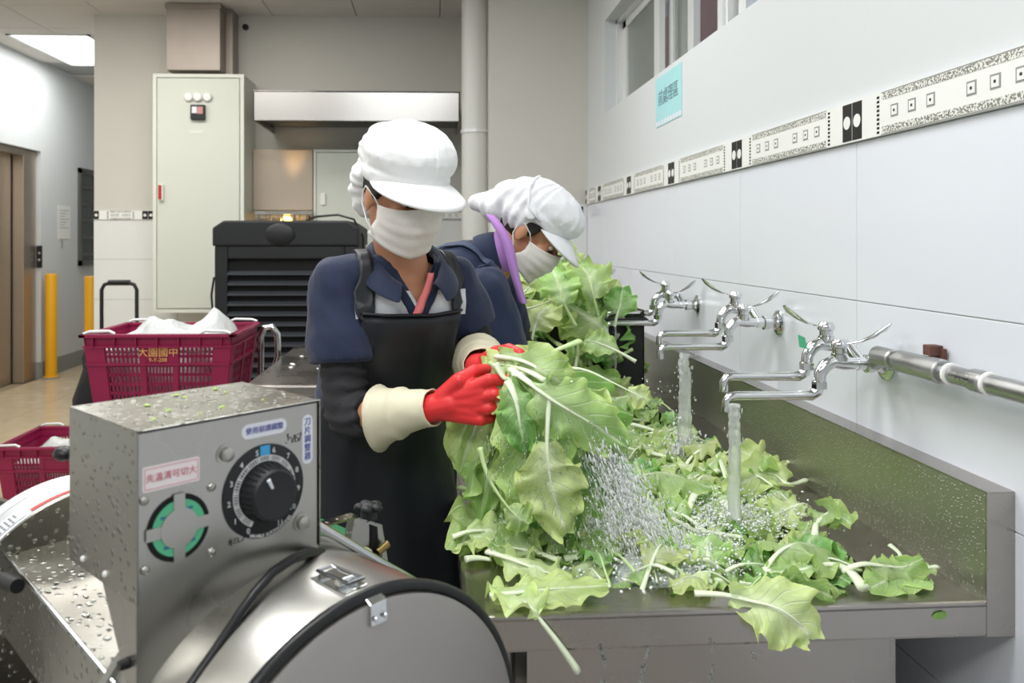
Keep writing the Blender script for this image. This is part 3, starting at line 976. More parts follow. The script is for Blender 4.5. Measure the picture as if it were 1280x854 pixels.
s1 = plate('instruction_sticker', .0585, .0165, .008, M['sticker'], .1475, 1.0372, 0)
text('sticker_text', '使用前請調整', .0082, M['ink_blue'], s1, Matrix.Translation((0, 0, .0008)))
s2 = plate('instruction_sticker', .0145, .058, .007, M['sticker'], .2058, 1.0149, 0)
for i, chx in enumerate('刀片調整器'):
    text('sticker_text', chx, .0098, M['ink_blue'], s2, Matrix.Translation((0, .0205 - i * .0102, .0008)))
s3 = plate('warning_sticker', .0616, .0255, .002, M['sticker_pink'], .037, 1.0088, 0)
text('sticker_text', '先溫清可切大', .0092, M['ink_red'], s3, Matrix.Translation((0, 0, .0008)))
ed = MB()
for (a, b) in (((-.029, -.0108), (.029, -.0101)), ((-.029, .0101), (.029, .0108)), ((-.029, -.0108), (-.0283, .0108)), ((.0283, -.0108), (.029, .0108))):
    ed.box((a[0], a[1], .0006), (b[0], b[1], .0009))
ed.build('sticker_border', M['ink_red'], s3)


def scrawl(strokes, u, z, s):
    b = MB()
    for st_ in strokes:
        b.tube([(u + x * s, -.0004, z + y * s) for x, y in st_], .00045, 6)
    b.build('pen_writing', M['ink_black'], mc)


scrawl([[(-1.6, 1), (-1.2, 1.2), (-1.5, .5), (-1, .6), (-1.4, -.1)], [(-1.9, -.3), (-1.6, -.6)], [(-.7, .5), (-.4, -.7), (.1, .8)], [(.9, .7), (.3, .6), (.2, -.6), (.8, -.5)], [(.3, .1), (.8, .15)], [(.9, .7), (1.6, .9), (1.2, -.6)], [(.9, .1), (1, -.5)]], .187, 1.0185, .0062)
scrawl([[(-1, .6), (-.7, -.8)], [(-1.4, .1), (-.4, .3)], [(-1.3, -.5), (-.9, .1), (-.4, -.4)], [(0, .4), (-.1, -.5), (.6, -.5), (.7, .4), (0, .4)], [(.7, -.3), (1.3, -.5), (2.0, .1)]], .110, .9205, .006)

# neck sheet below the box, drum, round front cover
nk = MB()
prof = [(0.0, BZ0), (.082, BZ0), (.024, .80), (.022, .5), (0.0, .5)]
nk.hexa([(0, 0, .5), (BW_, 0, .5), (BW_, .022, .5), (0, .022, .5), (0, 0, .80), (BW_, 0, .80), (BW_, .024, .80), (0, .024, .80)])
nk.hexa([(0, 0, .80), (BW_, 0, .80), (BW_, .024, .80), (0, .024, .80), (0, 0, BZ0), (BW_, 0, BZ0), (BW_, .082, BZ0), (0, .082, BZ0)])
nk.build('neck', M['steel'], mc)
for (v, z) in ((.018, .822), (.02, .765)):
    MB().tube([(-.001, v, z), (-.010, v, z)], [.006, .005], 10).build('cable_gland', M['black_rubber'], mc, smooth=True)
CU, CZ, DR = .186, .642, .2345
drum = MB().lathe([(DR, -.06), (DR, .128), (DR - .003, .132)], (CU, 0, CZ), (0, -1, 0), 96).build('drum', M['steel'], mc, smooth=True)
bk = MB(); bk.lathe([(DR - .01, 0), (DR + .006, 0), (DR + .006, .012), (DR - .002, .014)], (CU, .072, CZ), (0, -1, 0), 96); bk.build('drum_back_flange', M['steel'], mc, smooth=True)
rr = []
for i in range(96):
    a = 2 * PI * i / 96; rr.append((CU + (DR + .001) * math.cos(a), -.134, CZ + (DR + .001) * math.sin(a)))
MB().tube(rr, .0068, 12, closed=True).build('rubber_seal', M['black_rubber'], mc, smooth=True)
MB().lathe([(.0001, .1455), (DR - .012, .1455), (DR - .0055, .143), (DR - .005, .136), (DR - .005, .128)], (CU, 0, CZ), (0, -1, 0), 96).build('round_cover', mat('satin_cover', '#a8a4a0', .42, .85, var=.05, vscale=9), mc, smooth=True)
# toggle latch on the drum
lu, lz = .189, CZ + DR
la = MB(); la.hexa([(lu - .018, -.055, lz - .004), (lu + .014, -.055, lz - .002), (lu + .014, -.115, lz - .002), (lu - .018, -.115, lz - .004), (lu - .018, -.055, lz + .001), (lu + .014, -.055, lz + .002), (lu + .014, -.115, lz + .002), (lu - .018, -.115, lz + .001)])
latch = la.build('toggle_latch', M['chrome'], mc, bevel=.001)
lb = MB(); lb.tube([(lu - .012, -.06, lz + .008), (lu - .012, -.115, lz + .010), (lu + .008, -.115, lz + .010), (lu + .008, -.06, lz + .008)], .0022, 8, closed=True); lb.tube([(lu - .014, -.098, lz + .005), (lu + .010, -.098, lz + .005)], .0045, 10)
lb.build('latch_bail', M['chrome'], latch, smooth=True)
hk = MB(); hk.hexa([(lu - .010, -.15, lz - .026), (lu + .012, -.15, lz - .026), (lu + .012, -.143, lz - .026), (lu - .010, -.143, lz - .026), (lu - .010, -.149, lz - .004), (lu + .012, -.149, lz - .004), (lu + .012, -.138, lz + .002), (lu - .010, -.138, lz + .002)])
hk.tube([(lu - .006, -.151, lz - .018), (lu - .006, -.154, lz - .018)], .003, 8); hk.tube([(lu + .007, -.151, lz - .018), (lu + .007, -.154, lz - .018)], .003, 8)
hk.build('latch_hook', M['chrome'], latch, bevel=.001)
# cable over the drum
cpts = []
for (px, py, v) in ((402, 690, .012), (385, 691, -.012), (365, 699, -.022), (340, 716, -.032), (318, 742, -.04), (300, 767, -.046), (270, 812, -.052), (238, 858, -.056), (205, 905, -.06)):
    u, z = ML(px, py, v); cpts.append((u, v, z))
MB().tube(cpts, .0054, 12).build('power_cable', M['black_rubber'], mc, smooth=True)

# feeding bracket, rods, green belt on the far side
bz = MB()
q = lambda px, py, v: (ML(px, py, v)[0], v, ML(px, py, v)[1])
p1, p2, p3, p4 = q(444, 646, .1), q(478, 656, .1), q(488, 720, .1), q(432, 716, .1)
off = Vector((0, .016, 0))
bz.hexa([Vector(p4), Vector(p3), Vector(p3) + off, Vector(p4) + off, Vector(p1), Vector(p2), Vector(p2) + off, Vector(p1) + off])
brk = bz.build('feed_bracket', M['steel_wet'], mc, bevel=.001)
sl = MB()
p1, p2, p3, p4 = q(464, 656, .098), q(472, 659, .098), q(474, 706, .098), q(463, 704, .098)
off = Vector((0, .004, 0)); sl.hexa([Vector(p4), Vector(p3), Vector(p3) + off, Vector(p4) + off, Vector(p1), Vector(p2), Vector(p2) + off, Vector(p1) + off])
sl.build('slot', M['dark_void'], brk)
kz = q(461, 645, .108)
kb = MB(); kb.lathe([(.012, -.004), (.012, .008), (.008, .012)], kz, (0, 0, 1), 16)
for i in range(5):
    a = 2 * PI * i / 5; kb.ellip((kz[0] + .013 * math.cos(a), kz[1] + .013 * math.sin(a), kz[2] + .013), (.009, .009, .006), su=10, sv=8)
kb.ellip((kz[0], kz[1], kz[2] + .014), (.014, .014, .006), su=14, sv=8)
kb.build('star_knob', M['black_plastic'], brk, smooth=True)
w_ = q(452, 694, .09)
MB().lathe([(.0001, 0), (.011, 0), (.012, .004), (.012, .010), (.0001, .012)], w_, (0, -1, 0), 18).build('cream_roller', M['nylon'], brk, smooth=True)
w2_ = q(478, 686, .09)
MB().tube([(w2_[0] - .01, .09, w2_[2] - .003), (w2_[0] + .01, .09, w2_[2] + .004)], .006, 10).build('brass_bolt', M['brass'], brk, smooth=True)
MB().tube([q(392, 654, .03), q(440, 682, .03), q(474, 702, .03), q(520, 728, .03)], .0058, 12).build('guide_rod', M['chrome'], mc, smooth=True)
fa = MB(); a_, b2_ = Vector(q(396, 660, .04)), Vector(q(448, 645, .1))
fa.hexa([a_ + Vector((0, 0, -.003)), b2_ + Vector((0, 0, -.003)), b2_ + Vector((0, .018, -.003)), a_ + Vector((0, .018, -.003)), a_, b2_, b2_ + Vector((0, .018, 0)), a_ + Vector((0, .018, 0))])
fa.build('flat_arm', M['steel_wet'], mc)
gb = MB()
g0 = ML(398, 690, .13); g1 = ML(470, 690, .13)
gb.box((g0[0] - .03, .10, g0[1] - .09), (g1[0] - .01, .40, g0[1] - .005))
gb.build('green_belt', M['belt_green'], mc, bevel=.004)

# sloping housing to the other side with its round pulley cover
hs = MB()
hs.hexa([(0, .02, .672), (.36, .02, .672), (.36, .40, .716), (0, .40, .716), (0, .02, .780), (.36, .02, .780), (.36, .40, .829), (0, .40, .829)])
hs.build('chute_housing', M['steel_wet'], mc, bevel=.004)
lp = MB(); lp.tube([(.0, .05, .788), (.0, .40, .8305)], .0022, 8); lp.build('folded_edge', M['chrome'], mc, smooth=True)
PU, PZc, PR = .115, .70, .188
MB().lathe([(.0001, .402), (PR, .402), (PR + .004, .404), (PR + .004, .41)], (PU, .804, PZc), (0, -1, 0), 96).build('pulley_cover_face', M['steel_wet'], mc, smooth=True)
cvr = MB().lathe([(PR + .004, 0), (PR + .004, .085), (PR + .001, .088)], (PU, .49, PZc), (0, -1, 0), 96).build('pulley_cover', mat('pale_cover', '#c9cdd0', .4, .4), mc, smooth=True)
# labels round the pulley cover
def arc_label(a0, a1, v0, v1, m, lift=.0006, n=14):
    b = MB(); rows = []
    for i in range(n + 1):
        a = math.radians(a0 + (a1 - a0) * i / n); r_ = PR + .004 + lift
        rows.append([(PU + r_ * math.sin(a), v0, PZc + r_ * math.cos(a)), (PU + r_ * math.sin(a), v1, PZc + r_ * math.cos(a))])
    b.sheet(rows); return b.build('cover_label', m, mc, smooth='full')


arc_label(-62, -26, .408, .438, M['sticker']); arc_label(-46, -20, .462, .478, M['paper']); arc_label(-24, -2, .406, .416, M['red'], .0009)
wr = MB()
for i in range(16):
    a = math.radians(-58 + i * 1.9); r_ = PR + .0055
    for v in (.412, .421, .429):
        if random.random() < .75:
            c = Vector((PU + r_ * math.sin(a), v, PZc + r_ * math.cos(a)))
            wr.ellip(c, (.0022, .0024, .0012), su=6, sv=4)
wr.build('label_print', M['grey_print'], mc)
MB().lathe([(.16, 0), (.166, .004), (.166, .05), (.0001, .052)], (-.015, .66, .79 - .10), (0, -1, 0), 64).build('motor_cover', M['steel_dark'], mc, smooth=True)
MB().tube([(-.03, .252, .839), (-.03, .30, .832), (-.03, .42, .80)], [.0085, .0095, .009], 14).build('handle_grip', M['black_rubber'], mc, smooth=True)
kq = ML(79, 567, .2)
kb = MB(); kb.ellip((kq[0], .2, kq[1]), (.011, .014, .009), su=14, sv=10); kb.tube([(kq[0], .2, kq[1]), (kq[0] + .03, .2, kq[1] - .01)], .006, 8)
kb.build('clamp_knob', M['black_rubber'], mc, smooth=True)
# frame under it all
fr = MB()
for (u, v) in ((.06, .06), (.33, .06), (.10, .42), (.33, .42)):
    fr.box((u - .02, v - .02, 0.0), (u + .02, v + .02, .70))
    fr.build('frame_leg', M['steel_dark'], mc); fr = MB()
MB().box((.05, .05, .40), (.34, .43, .44)).build('frame_shelf', M['steel_dark'], mc)
MB().box((.10, .36, .52), (.22, .48, .72)).build('pulley_mount', M['steel_dark'], mc)
# bits of greens stuck on the machine top
c = MB(); mat('crumb', '#a3c24c', .5)
for i in range(12):
    u, v = random.uniform(.02, .2), random.uniform(.02, .15); s = random.uniform(.003, .007); r_ = Matrix.Rotation(random.uniform(0, 6), 4, 'Z')
    a = MO + U_ * u + V_ * v; c.M = Matrix.Translation((a.x, a.y, BZ1 + .0003)) @ r_
    c.add([(0, 0, 0), (s, .3 * s, .0006), (s * .5, s * 1.1, .001), (-s * .6, s * .7, .0006), (s * .5, s * .5, .0022)], [(0, 1, 4), (1, 2, 4), (2, 3, 4), (3, 0, 4), (0, 3, 2, 1)])
tag(c.build('leaf_shreds', MATS['crumb']), 'shreds of leaf strewn over the wet top of the control box', 'leaf shreds', kind='stuff')
wd = MB()
for i in range(130):
    u, v = random.uniform(.004, .216), random.uniform(.004, .165); s = random.uniform(.0008, .0022)
    wd.ellip((u, v, BZ1), (s * random.uniform(1, 2.2), s * random.uniform(1, 2), s * .45), su=8, sv=6)
for i in range(90):
    v = random.uniform(.03, .36); u = random.uniform(.006, .10); z = .780 + (v - .02) / .38 * .049; s = random.uniform(.001, .003)
    wd.ellip((u, v, z), (s * random.uniform(1, 2.2), s * random.uniform(1, 2.4), s * .4), su=8, sv=6)
wd = wd.build('water_bead', WATER, mc, smooth='full'); wd['kind'] = 'stuff'

# ================================================================== steel worktop behind
tb = thing('worktop_table', 'stainless steel worktop table behind the worker in the apron', 'table', (0, 0, 0))
TY0, TY1, TZ, TX0, TX1 = 2.5, 3.45, .80, -.585, -.2
MB().box((TX0, TY0, TZ - .035), (TX1, TY1, TZ)).build('tabletop', M['steel_sink'], tb, bevel=.006)
for x in (TX0 + .04, TX1 - .04):
    for y in (TY0 + .05, TY1 - .05):
        MB().cyl((x, y, 0), (x, y, TZ - .035), .018).build('leg', M['steel_dark'], tb, smooth=True)
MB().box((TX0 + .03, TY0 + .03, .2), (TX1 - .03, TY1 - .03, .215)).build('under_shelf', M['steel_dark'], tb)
c = MB()
for k in range(8):
    s = .012; c.M = Matrix.Translation((TX0 + .05 + random.random() * .15, 2.7 + random.random() * .5, TZ + .0005))
    c.add([(0, 0, 0), (s, .3 * s, .001), (s * .5, s * 1.1, .002), (-s * .6, s * .7, .001), (s * .4, s * .5, .004)], [(0, 1, 4), (1, 2, 4), (2, 3, 4), (3, 0, 4), (0, 3, 2, 1)])
tag(c.build('vegetable_scraps', M['paper']), 'pale vegetable scraps scattered on the worktop table', 'scraps', kind='stuff')

# ================================================================== magenta crates
def crate(name, label, x, y, z, rz, w=.53, d=.42, h=.30, logo=False):
    t = thing(name, label, 'crate', (x, y, z), rz, 'magenta perforated produce crates')
    W, D = w / 2, d / 2; wb, db = W - .035, D - .03
    def wall(p_bl, p_br, p_tl, p_tr, n_in, cols, solid=None, blocks=None):
        """a sloping wall with slots: horizontal rails and vertical bars"""
        b = MB()
        bl, br, tl, tr = map(Vector, (p_bl, p_br, p_tl, p_tr)); nin = Vector(n_in) * .006
        def pt(s, q): return (bl.lerp(br, s)).lerp(tl.lerp(tr, s), q)
        def bar(s0, s1, q0, q1, proud=0):
            o = -Vector(n_in) * proud
            a = [pt(s0, q0) + o, pt(s1, q0) + o, pt(s1, q0) + nin, pt(s0, q0) + nin, pt(s0, q1) + o, pt(s1, q1) + o, pt(s1, q1) + nin, pt(s0, q1) + nin]
            b.hexa(a)
        rows = 7
        q0s, q1s = .06, .84
        bar(0, 1, 0, q0s + .0); bar(0, 1, q1s, 1); bar(0, 1, q1s - .005, q1s + .02, .008); bar(0, 1, .62, .65, .008)
        segs = blocks
        last = 0
        for (s0, s1, kind) in segs:
            bar(last, s0, q0s, q1s, .004); last = s1
            if kind == 'solid':
                bar(s0, s1, .64, q1s, .002); top = .62
            else: top = q1s
            n = cols
            for i in range(n + 1):
                c = s0 + (s1 - s0) * i / n; hw_ = (s1 - s0) / n * .24
                bar(max(s0, c - hw_), min(s1, c + hw_), q0s, top)
            for r_ in range(1, rows):
                q = q0s + (q1s - q0s) * r_ / rows
                if q < top: bar(s0, s1, q - .018, q + .018)
        bar(last, 1, q0s, q1s, .004)
        return b
    bl = [(.18 / 1, .40, 'open'), (.455, .64, 'solid' if logo else 'open'), (.69, .86, 'open')]
    bl = [(.13, .37, 'open'), (.41, .60, 'solid'), (.64, .88, 'open')]
    fw = wall((-wb, -db, 0), (wb, -db, 0), (-W, -D, h), (W, -D, h), (0, 1, 0), 8, blocks=bl); fw.build('front_wall', M['crate'], t)
    wall((wb, db, 0), (-wb, db, 0), (W, D, h), (-W, D, h), (0, -1, 0), 8, blocks=bl).build('back_wall', M['crate'], t)
    bs2 = [(.12, .46, 'open'), (.54, .88, 'open')]
    wall((wb, -db, 0), (wb, db, 0), (W, -D, h), (W, D, h), (-1, 0, 0), 8, blocks=bs2).build('side_wall', M['crate'], t)
    wall((-wb, db, 0), (-wb, -db, 0), (-W, D, h), (-W, -D, h), (1, 0, 0), 8, blocks=bs2).build('side_wall', M['crate'], t)
    MB().box((-wb, -db, 0), (wb, db, .008)).build('bottom', M['crate'], t)
    rm = MB()
    rm.box((-W - .012, -D - .012, h - .012), (W + .012, -D + .012, h)); rm.box((-W - .012, D - .012, h - .012), (W + .012, D + .012, h)); rm.box((-W - .012, -D - .012, h - .012), (-W + .012, D + .012, h)); rm.box((W - .012, -D - .012, h - .012), (W + .012, D + .012, h))
    for k in range(7):
        s = -W + 2 * W * (k + .5) / 7
        rm.box((s - .002, -D - .011, h - .045), (s + .002, -D, h - .012))
    rm.build('rim', M['crate'], t, bevel=.002)
    if logo:
        text('crate_lettering', '大園國中', .036, M['ink_yellow'], t, face_mtx((0, -D + .0010, h * .775), (1, 0, 0), (0, .0, 1)))
        text('crate_lettering', '9-Y-208', .02, M['ink_yellow'], t, face_mtx((0, -D - .0002, h * .69), (1, 0, 0), (0, .0, 1)))
    # wire bails at the four corners
    for (sx, sy) in ((-1, -1), (1, -1), (-1, 1), (1, 1)):
        b = MB(); x1 = sx * (W - .005); y1 = sy * (D + .006)
        b.tube([(x1, y1, h + .002), (x1 - sx * .02, y1, h + .010), (x1 - sx * .09, y1, h + .012), (x1 - sx * .11, y1, h + .002)], .0055, 10)
        b.build('wire_bail', M['alu'], t, smooth=True)
    return t


crf = P(203, 419, Y=2.9)
cr1 = crate('produce_crate', 'magenta perforated crate with white-filmed produce raised behind the control box', -.985, 3.115, .615, .0, logo=True)
fm = MB()
rows = []
for i in range(26):
    row = []
    for k in range(20):
        x = -.23 + .46 * i / 25; y = -.175 + .35 * k / 19
        e = min(1, (min(i, 25 - i) / 4)) * min(1, min(k, 19 - k) / 4)
        hgt = .235 + e * (.025 + .08 * (noise.noise(Vector((x * 7, y * 7, 2))) + .45) + .035 * noise.noise(Vector((x * 22, y * 22, 5))) + .03 * max(0, min(1, (x + .02) * 8)))
        row.append((x, y, max(.2, hgt)))
    rows.append(row)
fm.sheet(rows)
fm.hexa([(-.20, -.15, .012), (.20, -.15, .012), (.20, .15, .012), (-.20, .15, .012), (-.222, -.172, .225), (.222, -.172, .225), (.222, .172, .225), (-.222, .172, .225)])
o = fm.build('bagged_produce', M['film'], smooth='full', thick=.003)
o.location = (-.985, 3.115, .615)
tag(o, 'white translucent film over produce filling the raised magenta crate', 'bagged produce')
cr2 = crate('produce_crate', 'magenta crate on the floor half hidden behind the control box', -1.74, 4.12, .31 - .31, .0)
cr2.location = (-1.73, 3.93, 0); cr2.scale = (1, 1, 1.02)
o2 = link('bagged_produce', o.data, None, (-1.73, 3.93, -.03)); 
md = o2.modifiers.new('thick', 'SOLIDIFY'); md.thickness = .003
tag(o2, 'white bagged produce filling the magenta crate on the floor', 'bagged produce')

# push cart carrying the raised crate
ct = thing('push_cart', 'steel push cart with bent tube handle under the raised magenta crate', 'cart', (-.985, 3.115, 0))
MB().box((-.29, -.235, .58), (.27, .235, .612)).build('deck', M['steel_dark'], ct, bevel=.004)
for sx in (-.25, .23):
    for sy in (-.19, .19):
        MB().cyl((sx, sy, .07), (sx, sy, .58), .014).build('leg', M['steel_dark'], ct, smooth=True)
        MB().lathe([(.035, -.012), (.035, .012)], (sx, sy, .036), (1, 0, 0), 20).build('caster', M['black_rubber'], ct, smooth=True)
MB().tube([(.285, .17, .60), (.285, .17, .86), (.30, .17, .895), (.33, .17, .90), (.352, .17, .87), (.355, .17, .78), (.33, .17, .70), (.285, .17, .66)], .013, 12).build('tube_handle', M['chrome'], ct, smooth=True)

# luggage trolley with black bag
tx0, tx1, ty = P(127, 360, Y=4.75), P(171, 360, Y=4.75), 4.75
tr = thing('luggage_trolley', 'black folding trolley with upright tube handle behind the crate', 'trolley', ((tx0.x + tx1.x) / 2, ty, 0))
hw = (tx1.x - tx0.x) / 2; ht = P(150, 356, Y=4.75).z
MB().tube([(-hw, 0, .1), (-hw, 0, ht - .03), (-hw + .015, 0, ht), (-hw * .5, 0, ht + .012), (hw * .5, 0, ht + .012), (hw - .015, 0, ht), (hw, 0, ht - .03), (hw, 0, .1)], .011, 12).build('handle_tube', M['black_plastic'], tr, smooth=True)
MB().tube([(-hw * .6, 0, ht + .012), (hw * .6, 0, ht + .012)], .017, 12).build('hand_grip', M['black_rubber'], tr, smooth=True)
for sx in (-1, 1): MB().lathe([(.06, -.014), (.06, .014)], (sx * (hw + .02), 0, .061), (1, 0, 0), 20).build('wheel', M['black_rubber'], tr, smooth=True)
MB().box((-hw - .03, -.28, .05), (hw + .03, .0, .07)).build('toe_plate', M['black_plastic'], tr)
bg = MB()
pb2 = P(108, 478, Y=3.45)
bg.ellip((pb2.x + .06, 3.5, .43), (.13, .15, .42), su=28, sv=18)
bag = bg.build('black_sack', mat('black_cloth', '#17181b', .8, bump=.3, bscale=18), smooth='full')
for v in bag.data.vertices:
    if v.co.z < .012: v.co.z = .012
    v.co += Vector((1, 0, 0)) * (.03 * noise.noise(v.co * 9))
    v.co.y += .02 * noise.noise(v.co * 11)
tag(bag, 'black cloth sack slumped beside the raised magenta crate', 'sack')

# ================================================================== people
from mathutils.bvhtree import BVHTree
M['skin'] = mat('skin', '#c08a6b', .5, sss=.12, var=.05, vscale=14)
M['hair'] = mat('dark_hair', '#1c1613', .55, bump=.5, bscale=90, bstretch=(1, 1, 6))
M['cap'] = mat('white_cap_cloth', '#eceded', .8, bump=.10, bscale=260, sheen=.15)
M['cap2'] = mat('white_thin_cap', '#e7e8ec', .75, bump=.12, bscale=160)
M['mask'] = mat('white_mask', '#ded9d4', .8, bump=.06, bscale=200)
M['navy'] = mat('navy_polo', '#192440', .8, bump=.12, bscale=300, sheen=.12, var=.08, vscale=30)
M['navy2'] = mat('navy_jacket', '#1b2742', .85, bump=.12, bscale=300, sheen=.12)
M['undersleeve'] = mat('black_undersleeve', '#28282c', .75, bump=.2, bscale=220)
M['apron'] = mat('black_apron', '#14181f', .42, bump=.1, bscale=22, var=.1, vscale=6)
M['pink'] = mat('coral_lining', '#f08484', .7)
M['purple'] = mat('lilac_collar', '#b183c8', .8, bump=.1, bscale=200)
M['glove_red'] = mat('red_rubber', '#e2373a', .38, var=.07, vscale=25, bump=.05, bscale=60)
M['glove_cream'] = mat('cream_rubber', '#ded7bd', .5, bump=.05, bscale=50)
M['trouser'] = mat('dark_trousers', '#16181d', .85)
M['boot'] = mat('rubber_boot', '#101113', .4)
M['button'] = mat('dark_button', '#20242e', .4)


def bez(a, b, c, t):
    return a * (1 - t) ** 2 + b * (2 * t * (1 - t)) + c * t * t


def interp(tab, s):
    for (a, b) in zip(tab, tab[1:]):
        if s <= b[0]:
            k = (s - a[0]) / (b[0] - a[0])
            return [x + (y - x) * k for x, y in zip(a[1:], b[1:])]
    return list(tab[-1][1:])


RINGS = [(-.15, .135, .10), (0, .162, .120), (.2, .158, .122), (.4, .148, .113), (.6, .152, .115), (.75, .162, .115), (.86, .162, .102), (.94, .125, .080), (1.0, .064, .060)]


class Torso:
    def __init__(s, hip, mid, neck, l):
        s.h, s.m, s.n = Vector(hip), Vector(mid), Vector(neck); s.l = Vector(l).normalized()

    def frame(s, t):
        c = bez(s.h, s.m, s.n, t)
        tn = (bez(s.h, s.m, s.n, t + .02) - bez(s.h, s.m, s.n, t - .02)).normalized()
        return c, tn, s.l.cross(tn).normalized()

    def pt(s, t, th, off=0):
        """a point of the trunk's skin: t up the spine, th round it from the front, positive to the person's left"""
        c, tn, f = s.frame(t); hw, hd = interp(RINGS, t)
        sn, cs = math.sin(th), math.cos(th)
        p = .82
        sx = math.copysign(abs(sn) ** p, sn); cx = math.copysign(abs(cs) ** p, cs)
        return c + s.l * ((hw + off) * sx) + f * ((hd + off) * cx)

    def loft(s, mb, off, t0=-.15, t1=1.0, n=22, seg=36):
        mb.rings([[s.pt(t0 + (t1 - t0) * i / n, 2 * PI * k / seg, off) for k in range(seg)] for i in range(n + 1)])


def limb_tube(mb, pts, rs, seg=18):
    """a smooth tapered tube through joints"""
    P_ = []; R_ = []
    pts = [Vector(p) for p in pts]
    for i in range(len(pts) - 1):
        for k in range(8):
            t = k / 8; P_.append(pts[i].lerp(pts[i + 1], t)); R_.append(rs[i] + (rs[i + 1] - rs[i]) * t)
    P_.append(pts[-1]); R_.append(rs[-1])
    for _ in range(6):
        P_ = [P_[0]] + [P_[i - 1] * .25 + P_[i] * .5 + P_[i + 1] * .25 for i in range(1, len(P_) - 1)] + [P_[-1]]
    mb.tube(P_, R_, seg)
    return P_


def wrinkle(amp, scale, seed=0):
    return lambda co, n: co + n * (amp * noise.noise(co * scale + Vector((seed, 0, 0))))


def hand(root_obj, name, m, wrist, knuckles, curl, thumb, voxel=.0030):
    """palm, four fingers curling round what is held, and a thumb from the side of the palm"""
    b = MB(); w = Vector(wrist)
    K = [Vector(k) for k in knuckles]
    for k in K: b.capsule(w.lerp(k, .12), k, .022, .0125)
    for a, c in zip(K, K[1:]): b.capsule(w.lerp(a, .45), w.lerp(a.lerp(c, .5), .82), .021, .0145)
    b.capsule(w - (K[1] - w) * .12, w.lerp(K[1], .3), .027, .028)
    for i, k in enumerate(K):
        L = (.93, 1.05, .98, .8)[i]
        j = [k]
        for d in curl[i]: j.append(j[-1] + Vector(d) * L)
        rr = (.0112, .0104, .0096, .0086)
        for q in range(len(j) - 1): b.capsule(j[q], j[q + 1], rr[q], rr[q + 1])
    t = [Vector(p) for p in thumb]
    b.capsule(w.lerp(t[0], .4), t[0], .020, .016)
    for q in range(len(t) - 1): b.capsule(t[q], t[q + 1], .0145 - .0015 * q, .0125 - .0015 * q)
    return fuse(b, name, m, root_obj, voxel=voxel, smooth=2)


